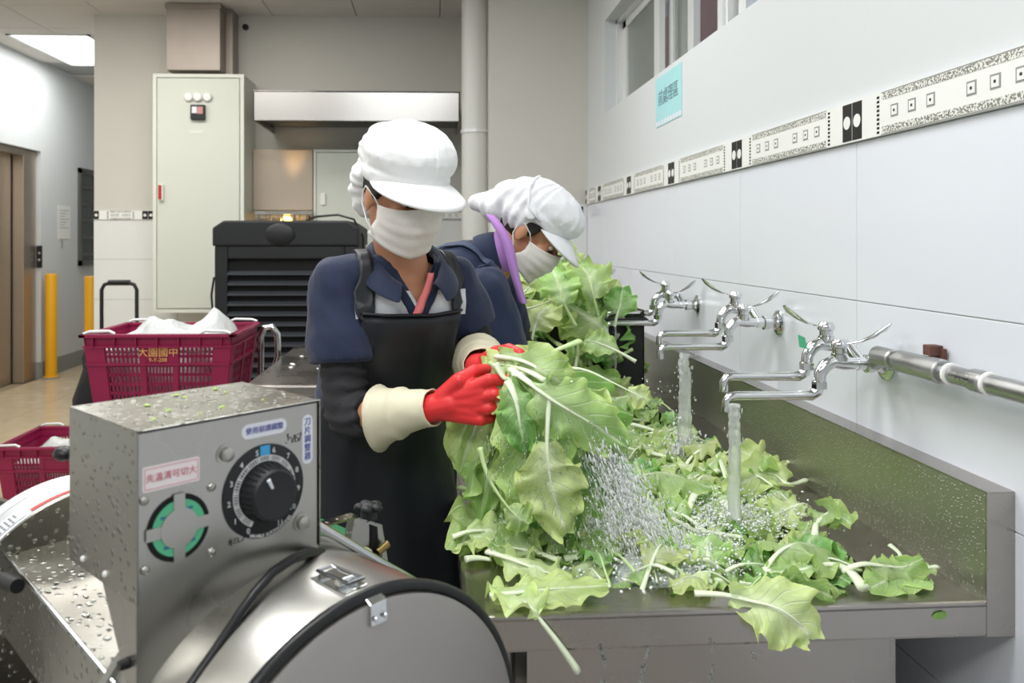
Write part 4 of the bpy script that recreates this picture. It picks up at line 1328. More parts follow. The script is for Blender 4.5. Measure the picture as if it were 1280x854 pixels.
def worker(spec):
    S = spec
    root = thing('person', S['label'], 'person', S['base'])
    T = Torso(S['hip'], S['mid'], S['neck'], S['l'])
    base = Vector(S['base'])
    kids = []

    def put(o):
        o.parent = root; o.matrix_parent_inverse = Matrix.Translation(-base); kids.append(o)
        return o
    # ---- head frame
    fwd = Vector(S['fwd']).normalized(); left = Vector(S['left']); left = (left - fwd * left.dot(fwd)).normalized(); up = fwd.cross(left)
    R3 = Matrix((fwd, left, up)).transposed(); H = Vector(S['head'])
    HM = Matrix.Translation(H) @ R3.to_4x4() @ Matrix.Scale(S.get('hs', 1), 4)
    hp = lambda x, y, z: HM @ Vector((x, y, z))
    # ---- body: one skin
    b = MB()
    T.loft(b, -.014)
    b.M = HM
    b.ellip((-.005, 0, .03), (.096, .076, .095)); b.ellip((.022, 0, -.05), (.066, .058, .062)); b.ellip((.062, 0, -.092), (.026, .028, .022))
    b.capsule((.094, 0, .012), (.112, 0, -.028), .009, .0135); b.ellip((.104, .011, -.031), (.010, .007, .008)); b.ellip((.104, -.011, -.031), (.010, .007, .008))
    b.ellip((.084, .030, .028), (.016, .026, .009)); b.ellip((.084, -.030, .028), (.016, .026, .009))
    b.ellip((.079, .034, .004), (.012, .015, .010)); b.ellip((.079, -.034, .004), (.012, .015, .010))
    b.ellip((.070, .042, -.026), (.024, .022, .022)); b.ellip((.070, -.042, -.026), (.024, .022, .022))
    b.ellip((.088, 0, -.060), (.012, .022, .006)); b.ellip((.086, 0, -.070), (.012, .019, .007))
    for s in (-1, 1):
        b.ellip((-.004, s * .077, -.012), (.019, .009, .030)); b.ellip((.0, s * .080, -.034), (.010, .007, .012))
    b.M = Matrix.Identity(4)
    nb = Vector(S['neck'])
    b.capsule(hp(-.025, 0, -.045), nb - Vector((0, 0, .03)), .052, .058)
    for side in ('r', 'l'):
        sh_, el, wr = [Vector(p) for p in S['arm_' + side]]
        b.capsule(sh_, el, .045, .038); b.capsule(el, wr, .037, .027)
    for side in ('r', 'l'):
        hj, kn, an = [Vector(p) for p in S['leg_' + side]]
        b.capsule(hj, kn, .072, .050); b.capsule(kn, an, .050, .034); b.capsule(an, an + Vector(S['toe']) * .6, .034, .03)
    body = put(fuse(b, 'body', M['skin'], None, voxel=.0072, smooth=4))
    # eyes and lids
    for s in (-1, 1):
        e = MB(); e.M = HM; e.ellip((.0845, s * .034, .002), (.0095, .0125, .0085), su=14, sv=10)
        put(e.build('eye', mat('eye_white', '#e7e2dc', .2) if 'eye_white' not in MATS else MATS['eye_white'], smooth='full'))
        e = MB(); e.M = HM; e.ellip((.0925, s * .034, -.001), (.0026, .0052, .0052), su=12, sv=8)
        put(e.build('iris', M['hair'], smooth='full'))
        e = MB(); e.M = HM; e.tube([(.096, s * .018, .020), (.0985, s * .034, .026), (.088, s * .052, .022)], [.0022, .0032, .0018], 8)
        put(e.build('eyebrow', M['hair'], smooth='full'))
    # ---- hair under the cap
    b = MB(); b.M = HM
    b.ellip((-.022, 0, .028), (.094, .081, .090)); b.ellip((-.080, 0, -.015 if S.get('seed') == 1 else .01), (.045, .056, .06))
    for s in (-1, 1): b.ellip((.012, s * .074, .022), (.026, .010, .036))
    put(fuse(b, 'hair', M['hair'], None, voxel=.006, smooth=3, disp=wrinkle(.003, 60)))
    S['clothes'](root, put, T, S, HM, hp, body)
    # ---- trousers and boots
    for side in ('r', 'l'):
        hj, kn, an = [Vector(p) for p in S['leg_' + side]]
    b = MB()
    T.loft(b, .004, -.16, .22, 10)
    for side in ('r', 'l'):
        hj, kn, an = [Vector(p) for p in S['leg_' + side]]
        b.capsule(hj, kn, .088, .068); b.tube([kn, an + Vector((0, 0, .16))], [.068, .062], 18)
    put(fuse(b, 'trousers', M['trouser'], None, voxel=.011, smooth=3, disp=wrinkle(.006, 14)))
    for side in ('r', 'l'):
        hj, kn, an = [Vector(p) for p in S['leg_' + side]]
        b = MB(); b.tube([an + Vector((0, 0, .24)), an + Vector((0, 0, .05))], [.068, .05], 18); b.capsule(an + Vector((0, 0, -.01)), an + Vector(S['toe']) + Vector((0, 0, -.02)), .046, .04)
        b.box(tuple(an + Vector((-.045, -.045, -.075))), tuple(an + Vector((.045, .045, -.03))))
        o = fuse(b, 'boot', M['boot'], None, voxel=.009, smooth=3)
        for v in o.data.vertices: v.co.z = max(v.co.z, .002)
        put(o)
    return root, kids


def project(bvh, p, off):
    loc, nor, idx, dist = bvh.find_nearest(p)
    return loc + nor * off


def strap(put, name, pts, bvh, width, side_hint, m, off=.006, n=26):
    """a flat band lying on the clothing below it"""
    rows = []
    P_ = [Vector(p) for p in pts]
    path = []
    for i in range(n + 1):
        t = i / n * (len(P_) - 1); k = min(int(t), len(P_) - 2)
        path.append(P_[k].lerp(P_[k + 1], t - k))
    for _ in range(4): path = [path[0]] + [path[i - 1] * .25 + path[i] * .5 + path[i + 1] * .25 for i in range(1, n)] + [path[-1]]
    hint = Vector(side_hint).normalized()
    for i, p in enumerate(path):
        rows.append([project(bvh, p + hint * (width * (k / 4 - .5)), off) for k in range(5)])
    b = MB(); b.sheet(rows)
    o = b.build(name, m, smooth='full'); md = o.modifiers.new('t', 'SOLIDIFY'); md.thickness = .003; md.offset = 1
    return put(bake(o))


def mask_mesh(put, HM, hp, S):
    rows = []
    for i in range(29):
        a = -1 + 2 * i / 28; row = []
        for k in range(17):
            v = k / 16
            prof_x = .118 + .006 * math.sin(PI * min(1, v * 1.6)) - .050 * max(0, v - .45) ** 1.35
            x = prof_x - .088 * abs(a) ** 2.1
            y = .073 * math.sin(a * 1.45)
            zt, zb_ = -.006 + .012 * (1 - abs(a)) ** 2 - .012 * abs(a), -.122 + .030 * abs(a) ** 1.5
            z = zt + (zb_ - zt) * v
            pl = .0055 * (1 - abs(a) ** 4) * ((v * 4.0 + .25 * a) % 1.0) + .003 * noise.noise(Vector((a * 3, v * 6, S.get('seed', 1))))
            row.append(hp(x + pl, y * (1 + pl * 2), z))
        rows.append(row)
    b = MB(); b.sheet(rows)
    o = b.build('face_mask', M['mask'], smooth='full'); md = o.modifiers.new('t', 'SOLIDIFY'); md.thickness = .0016; md.offset = 1
    put(bake(o))
    for s in (-1, 1):
        b = MB()
        b.tube([hp(.036, s * .0735, -.018), hp(.018, s * .0805, .000), hp(-.012, s * .0855, .012), hp(-.024, s * .083, -.004), hp(-.020, s * .083, -.03), hp(.006, s * .081, -.06), hp(.036, s * .072, -.088)], .0016, 8)
        put(b.build('ear_loop', M['cap'], smooth='full'))


def brim_sheet(hp, r0, length, z0, tilt, spread, thick=.004, arch=.02):
    rows = []
    for i in range(25):
        a = -spread + 2 * spread * i / 24
        w = math.cos(a / spread * PI / 2) ** .55 if abs(a) < spread else 0
        row = []
        for k in range(9):
            q = k / 8; L = length * w * q
            x = (r0[0]) * math.cos(a) + L * math.cos(a * .35); y = r0[1] * math.sin(a) + L * math.sin(a * .35)
            z = z0 - L * math.tan(tilt) - arch * (1 - math.cos(a)) - .25 * L * L / length
            row.append(hp(x, y, z))
        rows.append(row)
    b = MB(); b.sheet(rows)
    return b


# ------------------------------------------------------------------ first worker
def stripe_mat(name, base, l, f, origin, z0, z1, half):
    m = base.copy(); m.name = name; MATS[name] = m
    nt = m.node_tree; bs = nt.nodes['Principled BSDF']
    old = bs.inputs['Base Color'].links[0].from_socket if bs.inputs['Base Color'].links else None
    tc = nt.nodes.new('ShaderNodeTexCoord')

    def dot(v):
        s = nt.nodes.new('ShaderNodeVectorMath'); s.operation = 'SUBTRACT'; nt.links.new(tc.outputs['Object'], s.inputs[0]); s.inputs[1].default_value = origin
        d = nt.nodes.new('ShaderNodeVectorMath'); d.operation = 'DOT_PRODUCT'; nt.links.new(s.outputs[0], d.inputs[0]); d.inputs[1].default_value = v
        return d.outputs['Value']

    def math_(op, a, b=None):
        n = nt.nodes.new('ShaderNodeMath'); n.operation = op
        for i, x in enumerate((a, b)):
            if x is None: continue
            if isinstance(x, (int, float)): n.inputs[i].default_value = x
            else: nt.links.new(x, n.inputs[i])
        return n.outputs[0]
    L, F, Z = dot(l), dot(f), dot((0, 0, 1))
    cond = math_('MULTIPLY', math_('MULTIPLY', math_('GREATER_THAN', Z, z0), math_('LESS_THAN', Z, z1)), math_('MULTIPLY', math_('LESS_THAN', math_('ABSOLUTE', L), half), math_('GREATER_THAN', F, .0)))
    mx = nt.nodes.new('ShaderNodeMix'); mx.data_type = 'RGBA'; nt.links.new(cond, mx.inputs[0])
    if old: nt.links.new(old, mx.inputs[6])
    else: mx.inputs[6].default_value = bs.inputs['Base Color'].default_value
    mx.inputs[7].default_value = lin('#d2d5da')
    nt.links.new(mx.outputs[2], bs.inputs['Base Color'])
    return m


def clothes_front(root, put, T, S, HM, hp, body):
    l = T.l; f0 = T.frame(.8)[2]; nb = Vector(S['neck'])
    # polo shirt
    b = MB(); T.loft(b, .0, -.02, .99)
    for side in ('r', 'l'):
        sh_, el, wr = [Vector(p) for p in S['arm_' + side]]
        hem = sh_.lerp(el, .60)
        b.capsule(sh_, sh_.lerp(el, .25), .059, .064); b.tube([sh_, sh_.lerp(el, .2), sh_.lerp(el, .4), hem], [.058, .064, .069, .070], 24)
        b.capsule(sh_ + Vector((0, 0, .006)), nb + Vector((0, 0, -.012)), .050, .060)
    shirt = fuse(b, 'polo_shirt', stripe_mat('polo_striped', M['navy'], l, f0, tuple(nb), -.112, -.056, .128), None, voxel=.0058, smooth=4,
                 disp=lambda co, n: co + n * (.0065 * noise.noise(co * 12) + .0055 * noise.noise(Vector((co.x * 26 + co.z * 18, co.y * 26, co.z * 16)))))
    bm = bmesh.new(); bm.from_mesh(shirt.data)
    kill = []
    for v in bm.verts:
        d = v.co - nb; L = d.dot(l); F = d.dot(f0)
        if F > -.02 and d.z > -.088 + abs(L - .006) * 1.9: kill.append(v)
        elif d.z > .022 and abs(L) < .075: kill.append(v)
    bmesh.ops.delete(bm, geom=kill, context='VERTS')
    for v in bm.verts:
        if v.is_boundary:
            d = v.co - nb; L = d.dot(l)
            if d.dot(f0) > -.02 and d.z < .02:
                nl = .006 + math.copysign(max(0, (d.z + .088) / 1.9), L - .006)
                if abs(nl - L) < .014: v.co += l * (nl - L)
    bm.to_mesh(shirt.data); bm.free()
    md = shirt.modifiers.new('t', 'SOLIDIFY'); md.thickness = .0025; md.offset = -1; bake(shirt)
    put(shirt)
    bvh = BVHTree.FromPolygons([v.co for v in shirt.data.vertices], [p.vertices for p in shirt.data.polygons])
    # collar leaves
    rows = []
    for i in range(41):
        ph = -PI * .86 + 2 * PI * .86 * i / 40          # 0 at the nape
        back = math.cos(ph)                              # 1 nape, -1 throat
        e = (1 - back) / 2
        dirv = l * math.sin(ph) - f0 * math.cos(ph)
        rad = .060 + .010 * e
        top = nb + dirv * rad + Vector((0, 0, .040 - .062 * e ** 2.2)) + f0 * (.030 * e)
        fold = nb + dirv * (rad + .012) + Vector((0, 0, .044 - .060 * e ** 2.2)) + f0 * (.030 * e)
        edge = nb + dirv * (rad + .040 + .010 * e) + Vector((0, 0, -.002 - .040 * e ** 1.6)) + f0 * (.030 * e)
        m1 = fold.lerp(edge, .35) + dirv * .006; m2 = fold.lerp(edge, .7) + dirv * .004
        rows.append([top + Vector((0, 0, -.02)), top, fold, m1, m2, edge])
    b = MB(); b.sheet(rows)
    o = b.build('collar', M['navy'], smooth='full'); md = o.modifiers.new('t', 'SOLIDIFY'); md.thickness = .003; sb = o.modifiers.new('s', 'SUBSURF'); sb.levels = 1; sb.render_levels = 1
    put(bake(o))
    # coral lining of the open neck
    for s, w in ((1, .024),):
        rows = []
        for i in range(10):
            q = i / 9; L = .004 + s * (.001 + .050 * q); d = -.094 + .098 * q
            p = nb + l * L + f0 * (.098 - .03 * q) + Vector((0, 0, d))
            p = project(bvh, p, .004)
            rows.append([p - l * (s * .003), p - l * (s * w * .5 * (1 - .3 * q)) + f0 * .004, p - l * (s * w * (1 - .3 * q)) + f0 * .001])
        b = MB(); b.sheet(rows); o = b.build('coral_lining', M['pink'], smooth='full'); md = o.modifiers.new('t', 'SOLIDIFY'); md.thickness = .0022
        put(bake(o))
    for s in (-1, 1):
        pts = [nb + l * (.006 + s * (.002 + .062 * q)) + f0 * (.10 - .04 * q) + Vector((0, 0, -.096 + .118 * q)) for q in (0, .3, .6, 1, 1.3)]
        strap(put, 'placket_edge', pts, bvh, .022, l, M['navy'], .002)
    p = project(bvh, nb + l * .006 + f0 * .1 + Vector((0, 0, -.087)), .004)
    b = MB(); b.lathe([(.0055, 0), (.0055, .002), (.003, .0026), (.0001, .0022)], p, f0, 14); put(b.build('shirt_button', M['button'], smooth=True))
    # apron: bib and skirt
    rows = []
    n = 40
    z_top, z_bot = nb.z - .080, .30
    for i in range(n + 1):
        q = i / n; z = z_top + (z_bot - z_top) * q
        tt = (z - T.h.z) / (T.n.z - T.h.z)
        bib = max(0, min(1, (z_top - z - .06) / .24))
        half = math.radians(35 + 50 * bib ** 1.3)
        row = []
        for k in range(33):
            th = -half + 2 * half * k / 32 + .03
            if tt >= -.1: p = T.pt(max(tt, 0), th, .014)
            else:
                c0 = T.pt(0, th, .014); p = Vector((c0.x, c0.y, z)); 
            if tt < 0:
                p.z = z; flare = (-tt) * .05
                p += (T.l * math.sin(th) + f0 * math.cos(th)) * flare
            wv = .006 * noise.noise(Vector((th * 3.2, z * 7, 3))) + .007 * max(0, -tt + .3) * math.sin(th * 9 + 2 * noise.noise(Vector((th, z * 2, 0))))
            p += (T.l * math.sin(th) + f0 * math.cos(th)) * wv
            if tt > .05:
                loc, nor, idx, dist = bvh.find_nearest(p)
                d = (p - loc).dot(nor)
                if d < .006: p = p + nor * (.006 - d)
            row.append(p)
        rows.append(row)
    b = MB(); b.sheet(rows); o = b.build('apron', M['apron'], smooth='full'); md = o.modifiers.new('t', 'SOLIDIFY'); md.thickness = .003; md.offset = 1
    apron = put(bake(o))
    hemr = [r_ + Vector((0, 0, .002)) + f0 * .003 for r_ in rows[0]]
    b = MB(); b.tube(hemr, .0035, 8); put(b.build('bib_hem', M['apron'], smooth='full'))
    for s, k in ((-1, 2), (1, 30)):
        c = rows[0][k]
        pts = [c + Vector((0, 0, -.012)), nb + l * (s * .108) + f0 * .10 + Vector((0, 0, -.05)), nb + l * (s * .100) + f0 * .05 + Vector((0, 0, .02)), nb + l * (s * .095) - f0 * .02 + Vector((0, 0, .03)), nb + l * (s * .075) - f0 * .11 + Vector((0, 0, -.05)), nb + l * (s * -.02) - f0 * .14 + Vector((0, 0, -.2))]
        strap(put, 'apron_strap', pts, bvh, .030, l, M['apron'])
    # black undersleeves, gloves
    for side in ('r', 'l'):
        sh_, el, wr = [Vector(p) for p in S['arm_' + side]]
        b = MB(); limb_tube(b, [sh_.lerp(el, .45), sh_.lerp(el, .8), el, el.lerp(wr, S['sleeve_end'])], [.050, .049, .048, .046])
        us = fuse(b, 'undersleeve', M['undersleeve'], None, voxel=.005, smooth=3,
                  disp=lambda co, n: co + n * (.0055 * math.sin((co - sh_).dot((el - sh_).normalized()) * 210 + 3 * noise.noise(co * 22)) * (.6 + .6 * noise.noise(co * 12))))
        put(us)
        d = (wr - el).normalized()
        c0 = el.lerp(wr, S['cuff_start'][side])
        L = (wr - c0).length
        rows = []
        sidev = d.cross(Vector((0, 0, 1))).normalized(); upv = sidev.cross(d)
        for i in range(19):
            q = i / 18
            r = .053 + (.036 - .053) * min(1, q * 1.15) ** .8 + .0035 * (1 if .38 < q < .46 else 0) + (.004 if q < .05 else 0)
            c = c0 + d * (L * q)
            ring = []
            for k in range(28):
                a = 2 * PI * k / 28
                droop = .022 * (1 - q) ** 2 * max(0, -math.sin(a)) ** 1.3
                wv = .0022 * noise.noise(Vector((q * 7, math.cos(a) * 2, math.sin(a) * 2)))
                ring.append(c + sidev * ((r + wv) * math.cos(a)) + upv * ((r + wv) * math.sin(a) - droop) - d * (.012 * (1 - q) * max(0, -math.sin(a))))
            rows.append(ring)
        b = MB(); b.rings(rows, caps=False)
        o = b.build('glove_cuff', M['glove_cream'], smooth='full'); md = o.modifiers.new('t', 'SOLIDIFY'); md.thickness = .0025
        put(bake(o))
    hd_r = hand(None, 'glove_hand', M['glove_red'], S['arm_r'][2], S['knuckles_r'], S['curl_r'], S['thumb_r']); put(hd_r)
    hd_l = hand(None, 'glove_hand', M['glove_red'], S['arm_l'][2], S['knuckles_l'], S['curl_l'], S['thumb_l']); put(hd_l)
    mask_mesh(put, HM, hp, S)
    # baggy white cap
    b = MB(); b.M = HM
    b.ellip((.008, 0, .093), (.118, .108, .076)); b.ellip((.016, 0, .058), (.108, .096, .040)); b.ellip((-.030, 0, .082), (.082, .098, .062)); b.tube([(.006, 0, .030), (.006, 0, .060)], [.099, .104], 36)
    b.ellip((-.074, -.006, .022), (.050, .085, .060)); b.ellip((-.084, -.012, -.018), (.047, .074, .056)); b.ellip((-.082, -.014, -.052), (.034, .058, .036))
    inv = HM.inverted()

    def capd(co, n):
        q = inv @ co
        w = max(0, min(1, (-q.x + .03) / .1))
        a = math.atan2(q.y, q.x + .02)
        pleat = .0017 * math.sin(q.z * 210 + 5 * noise.noise(q * 18)) * w + .0045 * noise.noise(q * 30) * w
        dome = .0018 * noise.noise(q * 30) + .0012 * noise.noise(q * 60)
        seam = -.003 * math.exp(-((q.z - .062 + .25 * q.x * 0) / .005) ** 2) * (1 - w)
        seam += -.0022 * math.exp(-(abs(a - 0) / .02) ** 2) * (1 if q.z > .07 else 0)
        return co + n * (pleat + dome + seam)
    put(fuse(b, 'cap', M['cap'], None, voxel=.0045, smooth=3, disp=capd))
    b = brim_sheet(hp, (.106, .096), .084, .056, math.radians(14), math.radians(80), arch=.030)
    o = b.build('cap_brim', M['cap'], smooth='full'); md = o.modifiers.new('t', 'SOLIDIFY'); md.thickness = .0045; md.offset = 0; put(bake(o))


E_R, W_R = (-.178, 1.672, .885), (.002, 1.545, .928)
ky = 1.495
kn = [((612 - 541) * 1e-3 * ky, ky, EYE - (475 - 301) * 1e-3 * ky), ((618 - 541) * 1e-3 * ky, ky - .004, EYE - (493 - 301) * 1e-3 * ky), ((612 - 541) * 1e-3 * ky, ky, EYE - (511 - 301) * 1e-3 * ky), ((601 - 541) * 1e-3 * ky, ky + .006, EYE - (526 - 301) * 1e-3 * ky)]
cu = [((.030, .008, -.002), (.014, .026, -.004), (-.002, .022, -.003)), ((.036, .004, -.006), (.016, .024, -.006), (0, .022, -.002)), ((.028, .010, -.004), (.012, .026, -.002), (-.004, .022, 0)), ((.022, .012, .0), (.010, .024, .0), (-.004, .020, .0))]
LW = (.100, 1.640, .992)
kl = [(.158, 1.585, 1.012), (.165, 1.60, .992), (.162, 1.615, .972), (.152, 1.628, .955)]
clf = [((.028, -.012, .0), (.012, -.026, -.004), (-.004, -.022, -.004))] * 4
w1s = dict(label='worker in white cap, face mask and black apron holding up dripping greens in red gloves', base=(-.10, 1.82, 0),
           hip=(-.128, 1.825, .74), mid=(-.115, 1.83, 1.0), neck=(-.062, 1.765, 1.200), l=(.94, .34, 0),
           head=(-.068, 1.695, 1.350), fwd=(.52, -.80, -.33), hs=.93, left=(.84, .52, 0),
           arm_r=[(-.205, 1.720, 1.158), E_R, W_R], arm_l=[(.048, 1.822, 1.155), (.100, 1.86, .985), LW],
           leg_r=[(-.19, 1.80, .72), (-.19, 1.80, .40), (-.19, 1.83, .075)], leg_l=[(-.03, 1.86, .72), (-.04, 1.86, .40), (-.05, 1.89, .075)], toe=(.05, -.13, 0),
           clothes=clothes_front, sleeve_end=.27, cuff_start={'r': .40, 'l': .45}, knuckles_r=kn, curl_r=cu, thumb_r=[(.050, 1.515, .985), (.078, 1.530, 1.000), (.104, 1.552, 1.000)],
           knuckles_l=kl, curl_l=clf, thumb_l=[(.128, 1.60, 1.025), (.150, 1.575, 1.035), (.17, 1.55, 1.03)], seed=1)
person1, kids1 = worker(w1s)


# ------------------------------------------------------------------ second worker, stooping in profile
def clothes_back(root, put, T, S, HM, hp, body):
    l = T.l; f0 = T.frame(.8)[2]; nb = Vector(S['neck'])
    b = MB(); T.loft(b, .004, -.02, .97)
    for side in ('r', 'l'):
        sh_, el, wr = [Vector(p) for p in S['arm_' + side]]
        b.capsule(sh_, sh_.lerp(el, .3), .066, .064); b.tube([sh_, sh_.lerp(el, .4), sh_.lerp(el, .84)], [.066, .064, .062], 24)
        b.capsule(sh_, nb + (T.n - T.m).normalized() * -.03, .052, .05)
    shirt = fuse(b, 'navy_shirt', M['navy2'], None, voxel=.0065, smooth=4, disp=lambda co, n: co + n * (.007 * noise.noise(co * 11) + .005 * noise.noise(Vector((co.x * 30, co.y * 30, co.z * 12)))))
    put(shirt)
    bvh = BVHTree.FromPolygons([v.co for v in shirt.data.vertices], [p.vertices for p in shirt.data.polygons])
    for side in ('r', 'l'):
        sh_, el, wr = [Vector(p) for p in S['arm_' + side]]
        b = MB(); limb_tube(b, [sh_.lerp(el, .7), sh_.lerp(el, .88), el, el.lerp(wr, .45)], [.052, .051, .049, .044])
        put(fuse(b, 'undersleeve', M['undersleeve'], None, voxel=.006, smooth=3, disp=lambda co, n: co + n * (.003 * math.sin((co - sh_).dot((el - sh_).normalized()) * 200 + 3 * noise.noise(co * 20)))))
        b = MB(); limb_tube(b, [el.lerp(wr, .4), el.lerp(wr, .7), wr], [.047, .038, .032]); put(fuse(b, 'glove_cuff', M['glove_cream'], None, voxel=.006, smooth=3))
        d = (wr - el).normalized(); up = Vector((0, 0, 1)); sd = d.cross(up).normalized(); s = 1 if side == 'r' else -1
        K = [wr + d * .075 + sd * (.026 * q) for q in (-1.4, -.5, .5, 1.3)]
        put(hand(None, 'glove_hand', M['glove_red'], wr, K, [((d * .03 - up * .008)[:], (d * .016 - up * .02)[:], (d * .004 - up * .02)[:])] * 4, [wr + d * .03 - sd * (s * .035) - up * .01, wr + d * .055 - sd * (s * .045) - up * .02, wr + d * .078 - sd * (s * .04) - up * .03], voxel=.004))
    # shirt collar standing at the nape and lilac inner collar hanging open
    tn = T.frame(.97)[1]; fz = T.frame(.97)[2]
    for nm, m, r0, r1, h0, h1, fr in (('shirt_collar', M['navy2'], .060, .085, .050, -.012, .72), ('lilac_collar', M['purple'], .054, .062, .072, .0, .95)):
        rows = []
        for i in range(37):
            ph = -PI * fr + 2 * PI * fr * i / 36; e = (1 - math.cos(ph)) / 2
            dirv = l * math.sin(ph) - fz * math.cos(ph)
            rows.append([nb + dirv * r0 + tn * (h0 - .035 * e), nb + dirv * (r0 + .006) + tn * (h0 + .004 - .035 * e), nb + dirv * ((r0 + r1) / 2 + .006) + tn * ((h0 + h1) / 2 - .03 * e), nb + dirv * r1 + tn * (h1 - .03 * e)])
        b = MB(); b.sheet(rows); o = b.build(nm, m, smooth='full'); md = o.modifiers.new('t', 'SOLIDIFY'); md.thickness = .004; md = o.modifiers.new('s', 'SUBSURF'); md.levels = 1; md.render_levels = 1
        put(bake(o))
    rows = []
    pth = [P(612, 268, Y=2.27), P(624, 283, Y=2.235), P(636, 305, Y=2.22), P(641, 330, Y=2.22), P(647, 355, Y=2.22), P(655, 381, Y=2.22)]
    wd_ = [.030, .034, .032, .024, .020, .024]
    for i, p in enumerate(pth):
        w = wd_[i]; rows.append([p + Vector((-w * .5, .012, .006 if i < 3 else 0)), p + Vector((-w * .2, -.004, 0)), p + Vector((w * .15, -.006, 0)), p + Vector((w * .5, .01, -.004))])
    b = MB(); b.sheet(rows); o = b.build('lilac_lapel', M['purple'], smooth='full'); md = o.modifiers.new('t', 'SOLIDIFY'); md.thickness = .003; md = o.modifiers.new('s', 'SUBSURF'); md.levels = 2; md.render_levels = 2
    put(bake(o))
    for s in (-1, 1):
        pts = [nb + l * (s * .09) + fz * .10 - tn * .10, nb + l * (s * .10) + fz * .03 - tn * .01, nb + l * (s * .095) - fz * .04 - tn * .01, nb + l * (s * .08) - fz * .11 - tn * .10, nb - l * (s * .0) - fz * .14 - tn * .28]
        strap(put, 'apron_strap', pts, bvh, .026, l, mat('strap_grey', '#39445c', .7) if 'strap_grey' not in MATS else MATS['strap_grey'])
    rows = []
    for i in range(25):
        q = i / 24; t = .62 - .62 * q - .5 * max(0, q - .5); row = []
        half = math.radians(50 + 38 * min(1, q * 2.5))
        for k in range(21):
            th = -half + 2 * half * k / 20
            if t > -.1: p = T.pt(t, th, .018)
            else: p = T.pt(-.1, th, .018) + Vector((0, 0, (t + .1) * 1.2))
            row.append(p)
        rows.append(row)
    b = MB(); b.sheet(rows); o = b.build('apron', M['apron'], smooth='full'); md = o.modifiers.new('t', 'SOLIDIFY'); md.thickness = .003; put(bake(o))
    mask_mesh(put, HM, hp, S)
    b = MB(); b.M = HM
    b.ellip((.010, 0, .088), (.116, .104, .068)); b.ellip((-.03, 0, .062), (.10, .102, .074)); b.ellip((-.045, 0, .022), (.080, .098, .062)); b.tube([(.004, 0, .034), (.004, 0, .060)], [.096, .102], 36)
    b.ellip((-.095, 0, .030), (.062, .080, .064)); b.ellip((-.120, 0, -.010), (.050, .070, .050)); b.capsule((-.12, 0, -.005), (-.175, 0, -.045), .050, .022)
    inv = HM.inverted()

    def capd(co, n):
        q = inv @ co; w = max(0, min(1, (-q.x + .01) / .08)); a = math.atan2(q.y, q.x)
        pl = .004 * math.sin(a * 16 + q.x * 60) * w + .004 * noise.noise(q * 26) * w + .002 * noise.noise(q * 40)
        ridge = .0022 * math.exp(-(abs((a * 3 / PI) % 1 - .5) / .05) ** 2) * (1 - w) * (1 if q.z > .06 else 0)
        return co + n * (pl + ridge)
    put(fuse(b, 'cap', M['cap2'], None, voxel=.0048, smooth=3, disp=capd))
    b = MB(); b.M = HM
    b.tube([(.02, -.100, .046), (-.03, -.101, .055), (-.062, -.086, .098), (-.070, -.050, .124), (-.072, .0, .132), (-.070, .050, .124), (-.062, .086, .098), (-.03, .101, .055), (.02, .100, .046)], .012, 10, flat=.3)
    b.lathe([(.018, 0), (.018, .004), (.011, .006), (.0001, .006)], (-.012, -.101, .046), (0, -1, 0), 20); b.lathe([(.018, 0), (.018, .004), (.011, .006), (.0001, .006)], (-.012, .101, .046), (0, 1, 0), 20)
    put(b.build('cap_band', M['cap2'], smooth='full'))
    b = brim_sheet(hp, (.104, .092), .074, .052, math.radians(20), math.radians(70), arch=.035)
    o = b.build('cap_brim', M['cap2'], smooth='full'); md = o.modifiers.new('t', 'SOLIDIFY'); md.thickness = .005; md.offset = 0; put(bake(o))


w2s = dict(label='stooping worker in profile with white cap, lilac collar and navy shirt beyond the apron wearer', base=(-.10, 2.42, 0),
           hip=(-.10, 2.44, .76), mid=(-.06, 2.44, 1.06), neck=(.170, 2.345, 1.195), l=(.20, .98, 0),
           head=(.283, 2.335, 1.283), fwd=(.72, -.20, -.64), left=(.27, .96, 0),
           arm_r=[(.150, 2.215, 1.110), (.215, 2.18, .890), (.33, 2.30, .745)], arm_l=[(.20, 2.515, 1.11), (.27, 2.58, .92), (.40, 2.52, .76)],
           leg_r=[(-.11, 2.35, .74), (-.10, 2.34, .40), (-.14, 2.34, .075)], leg_l=[(-.09, 2.53, .74), (-.10, 2.53, .40), (-.14, 2.54, .075)], toe=(.13, -.02, 0),
           clothes=clothes_back, seed=5)
person2, kids2 = worker(w2s)

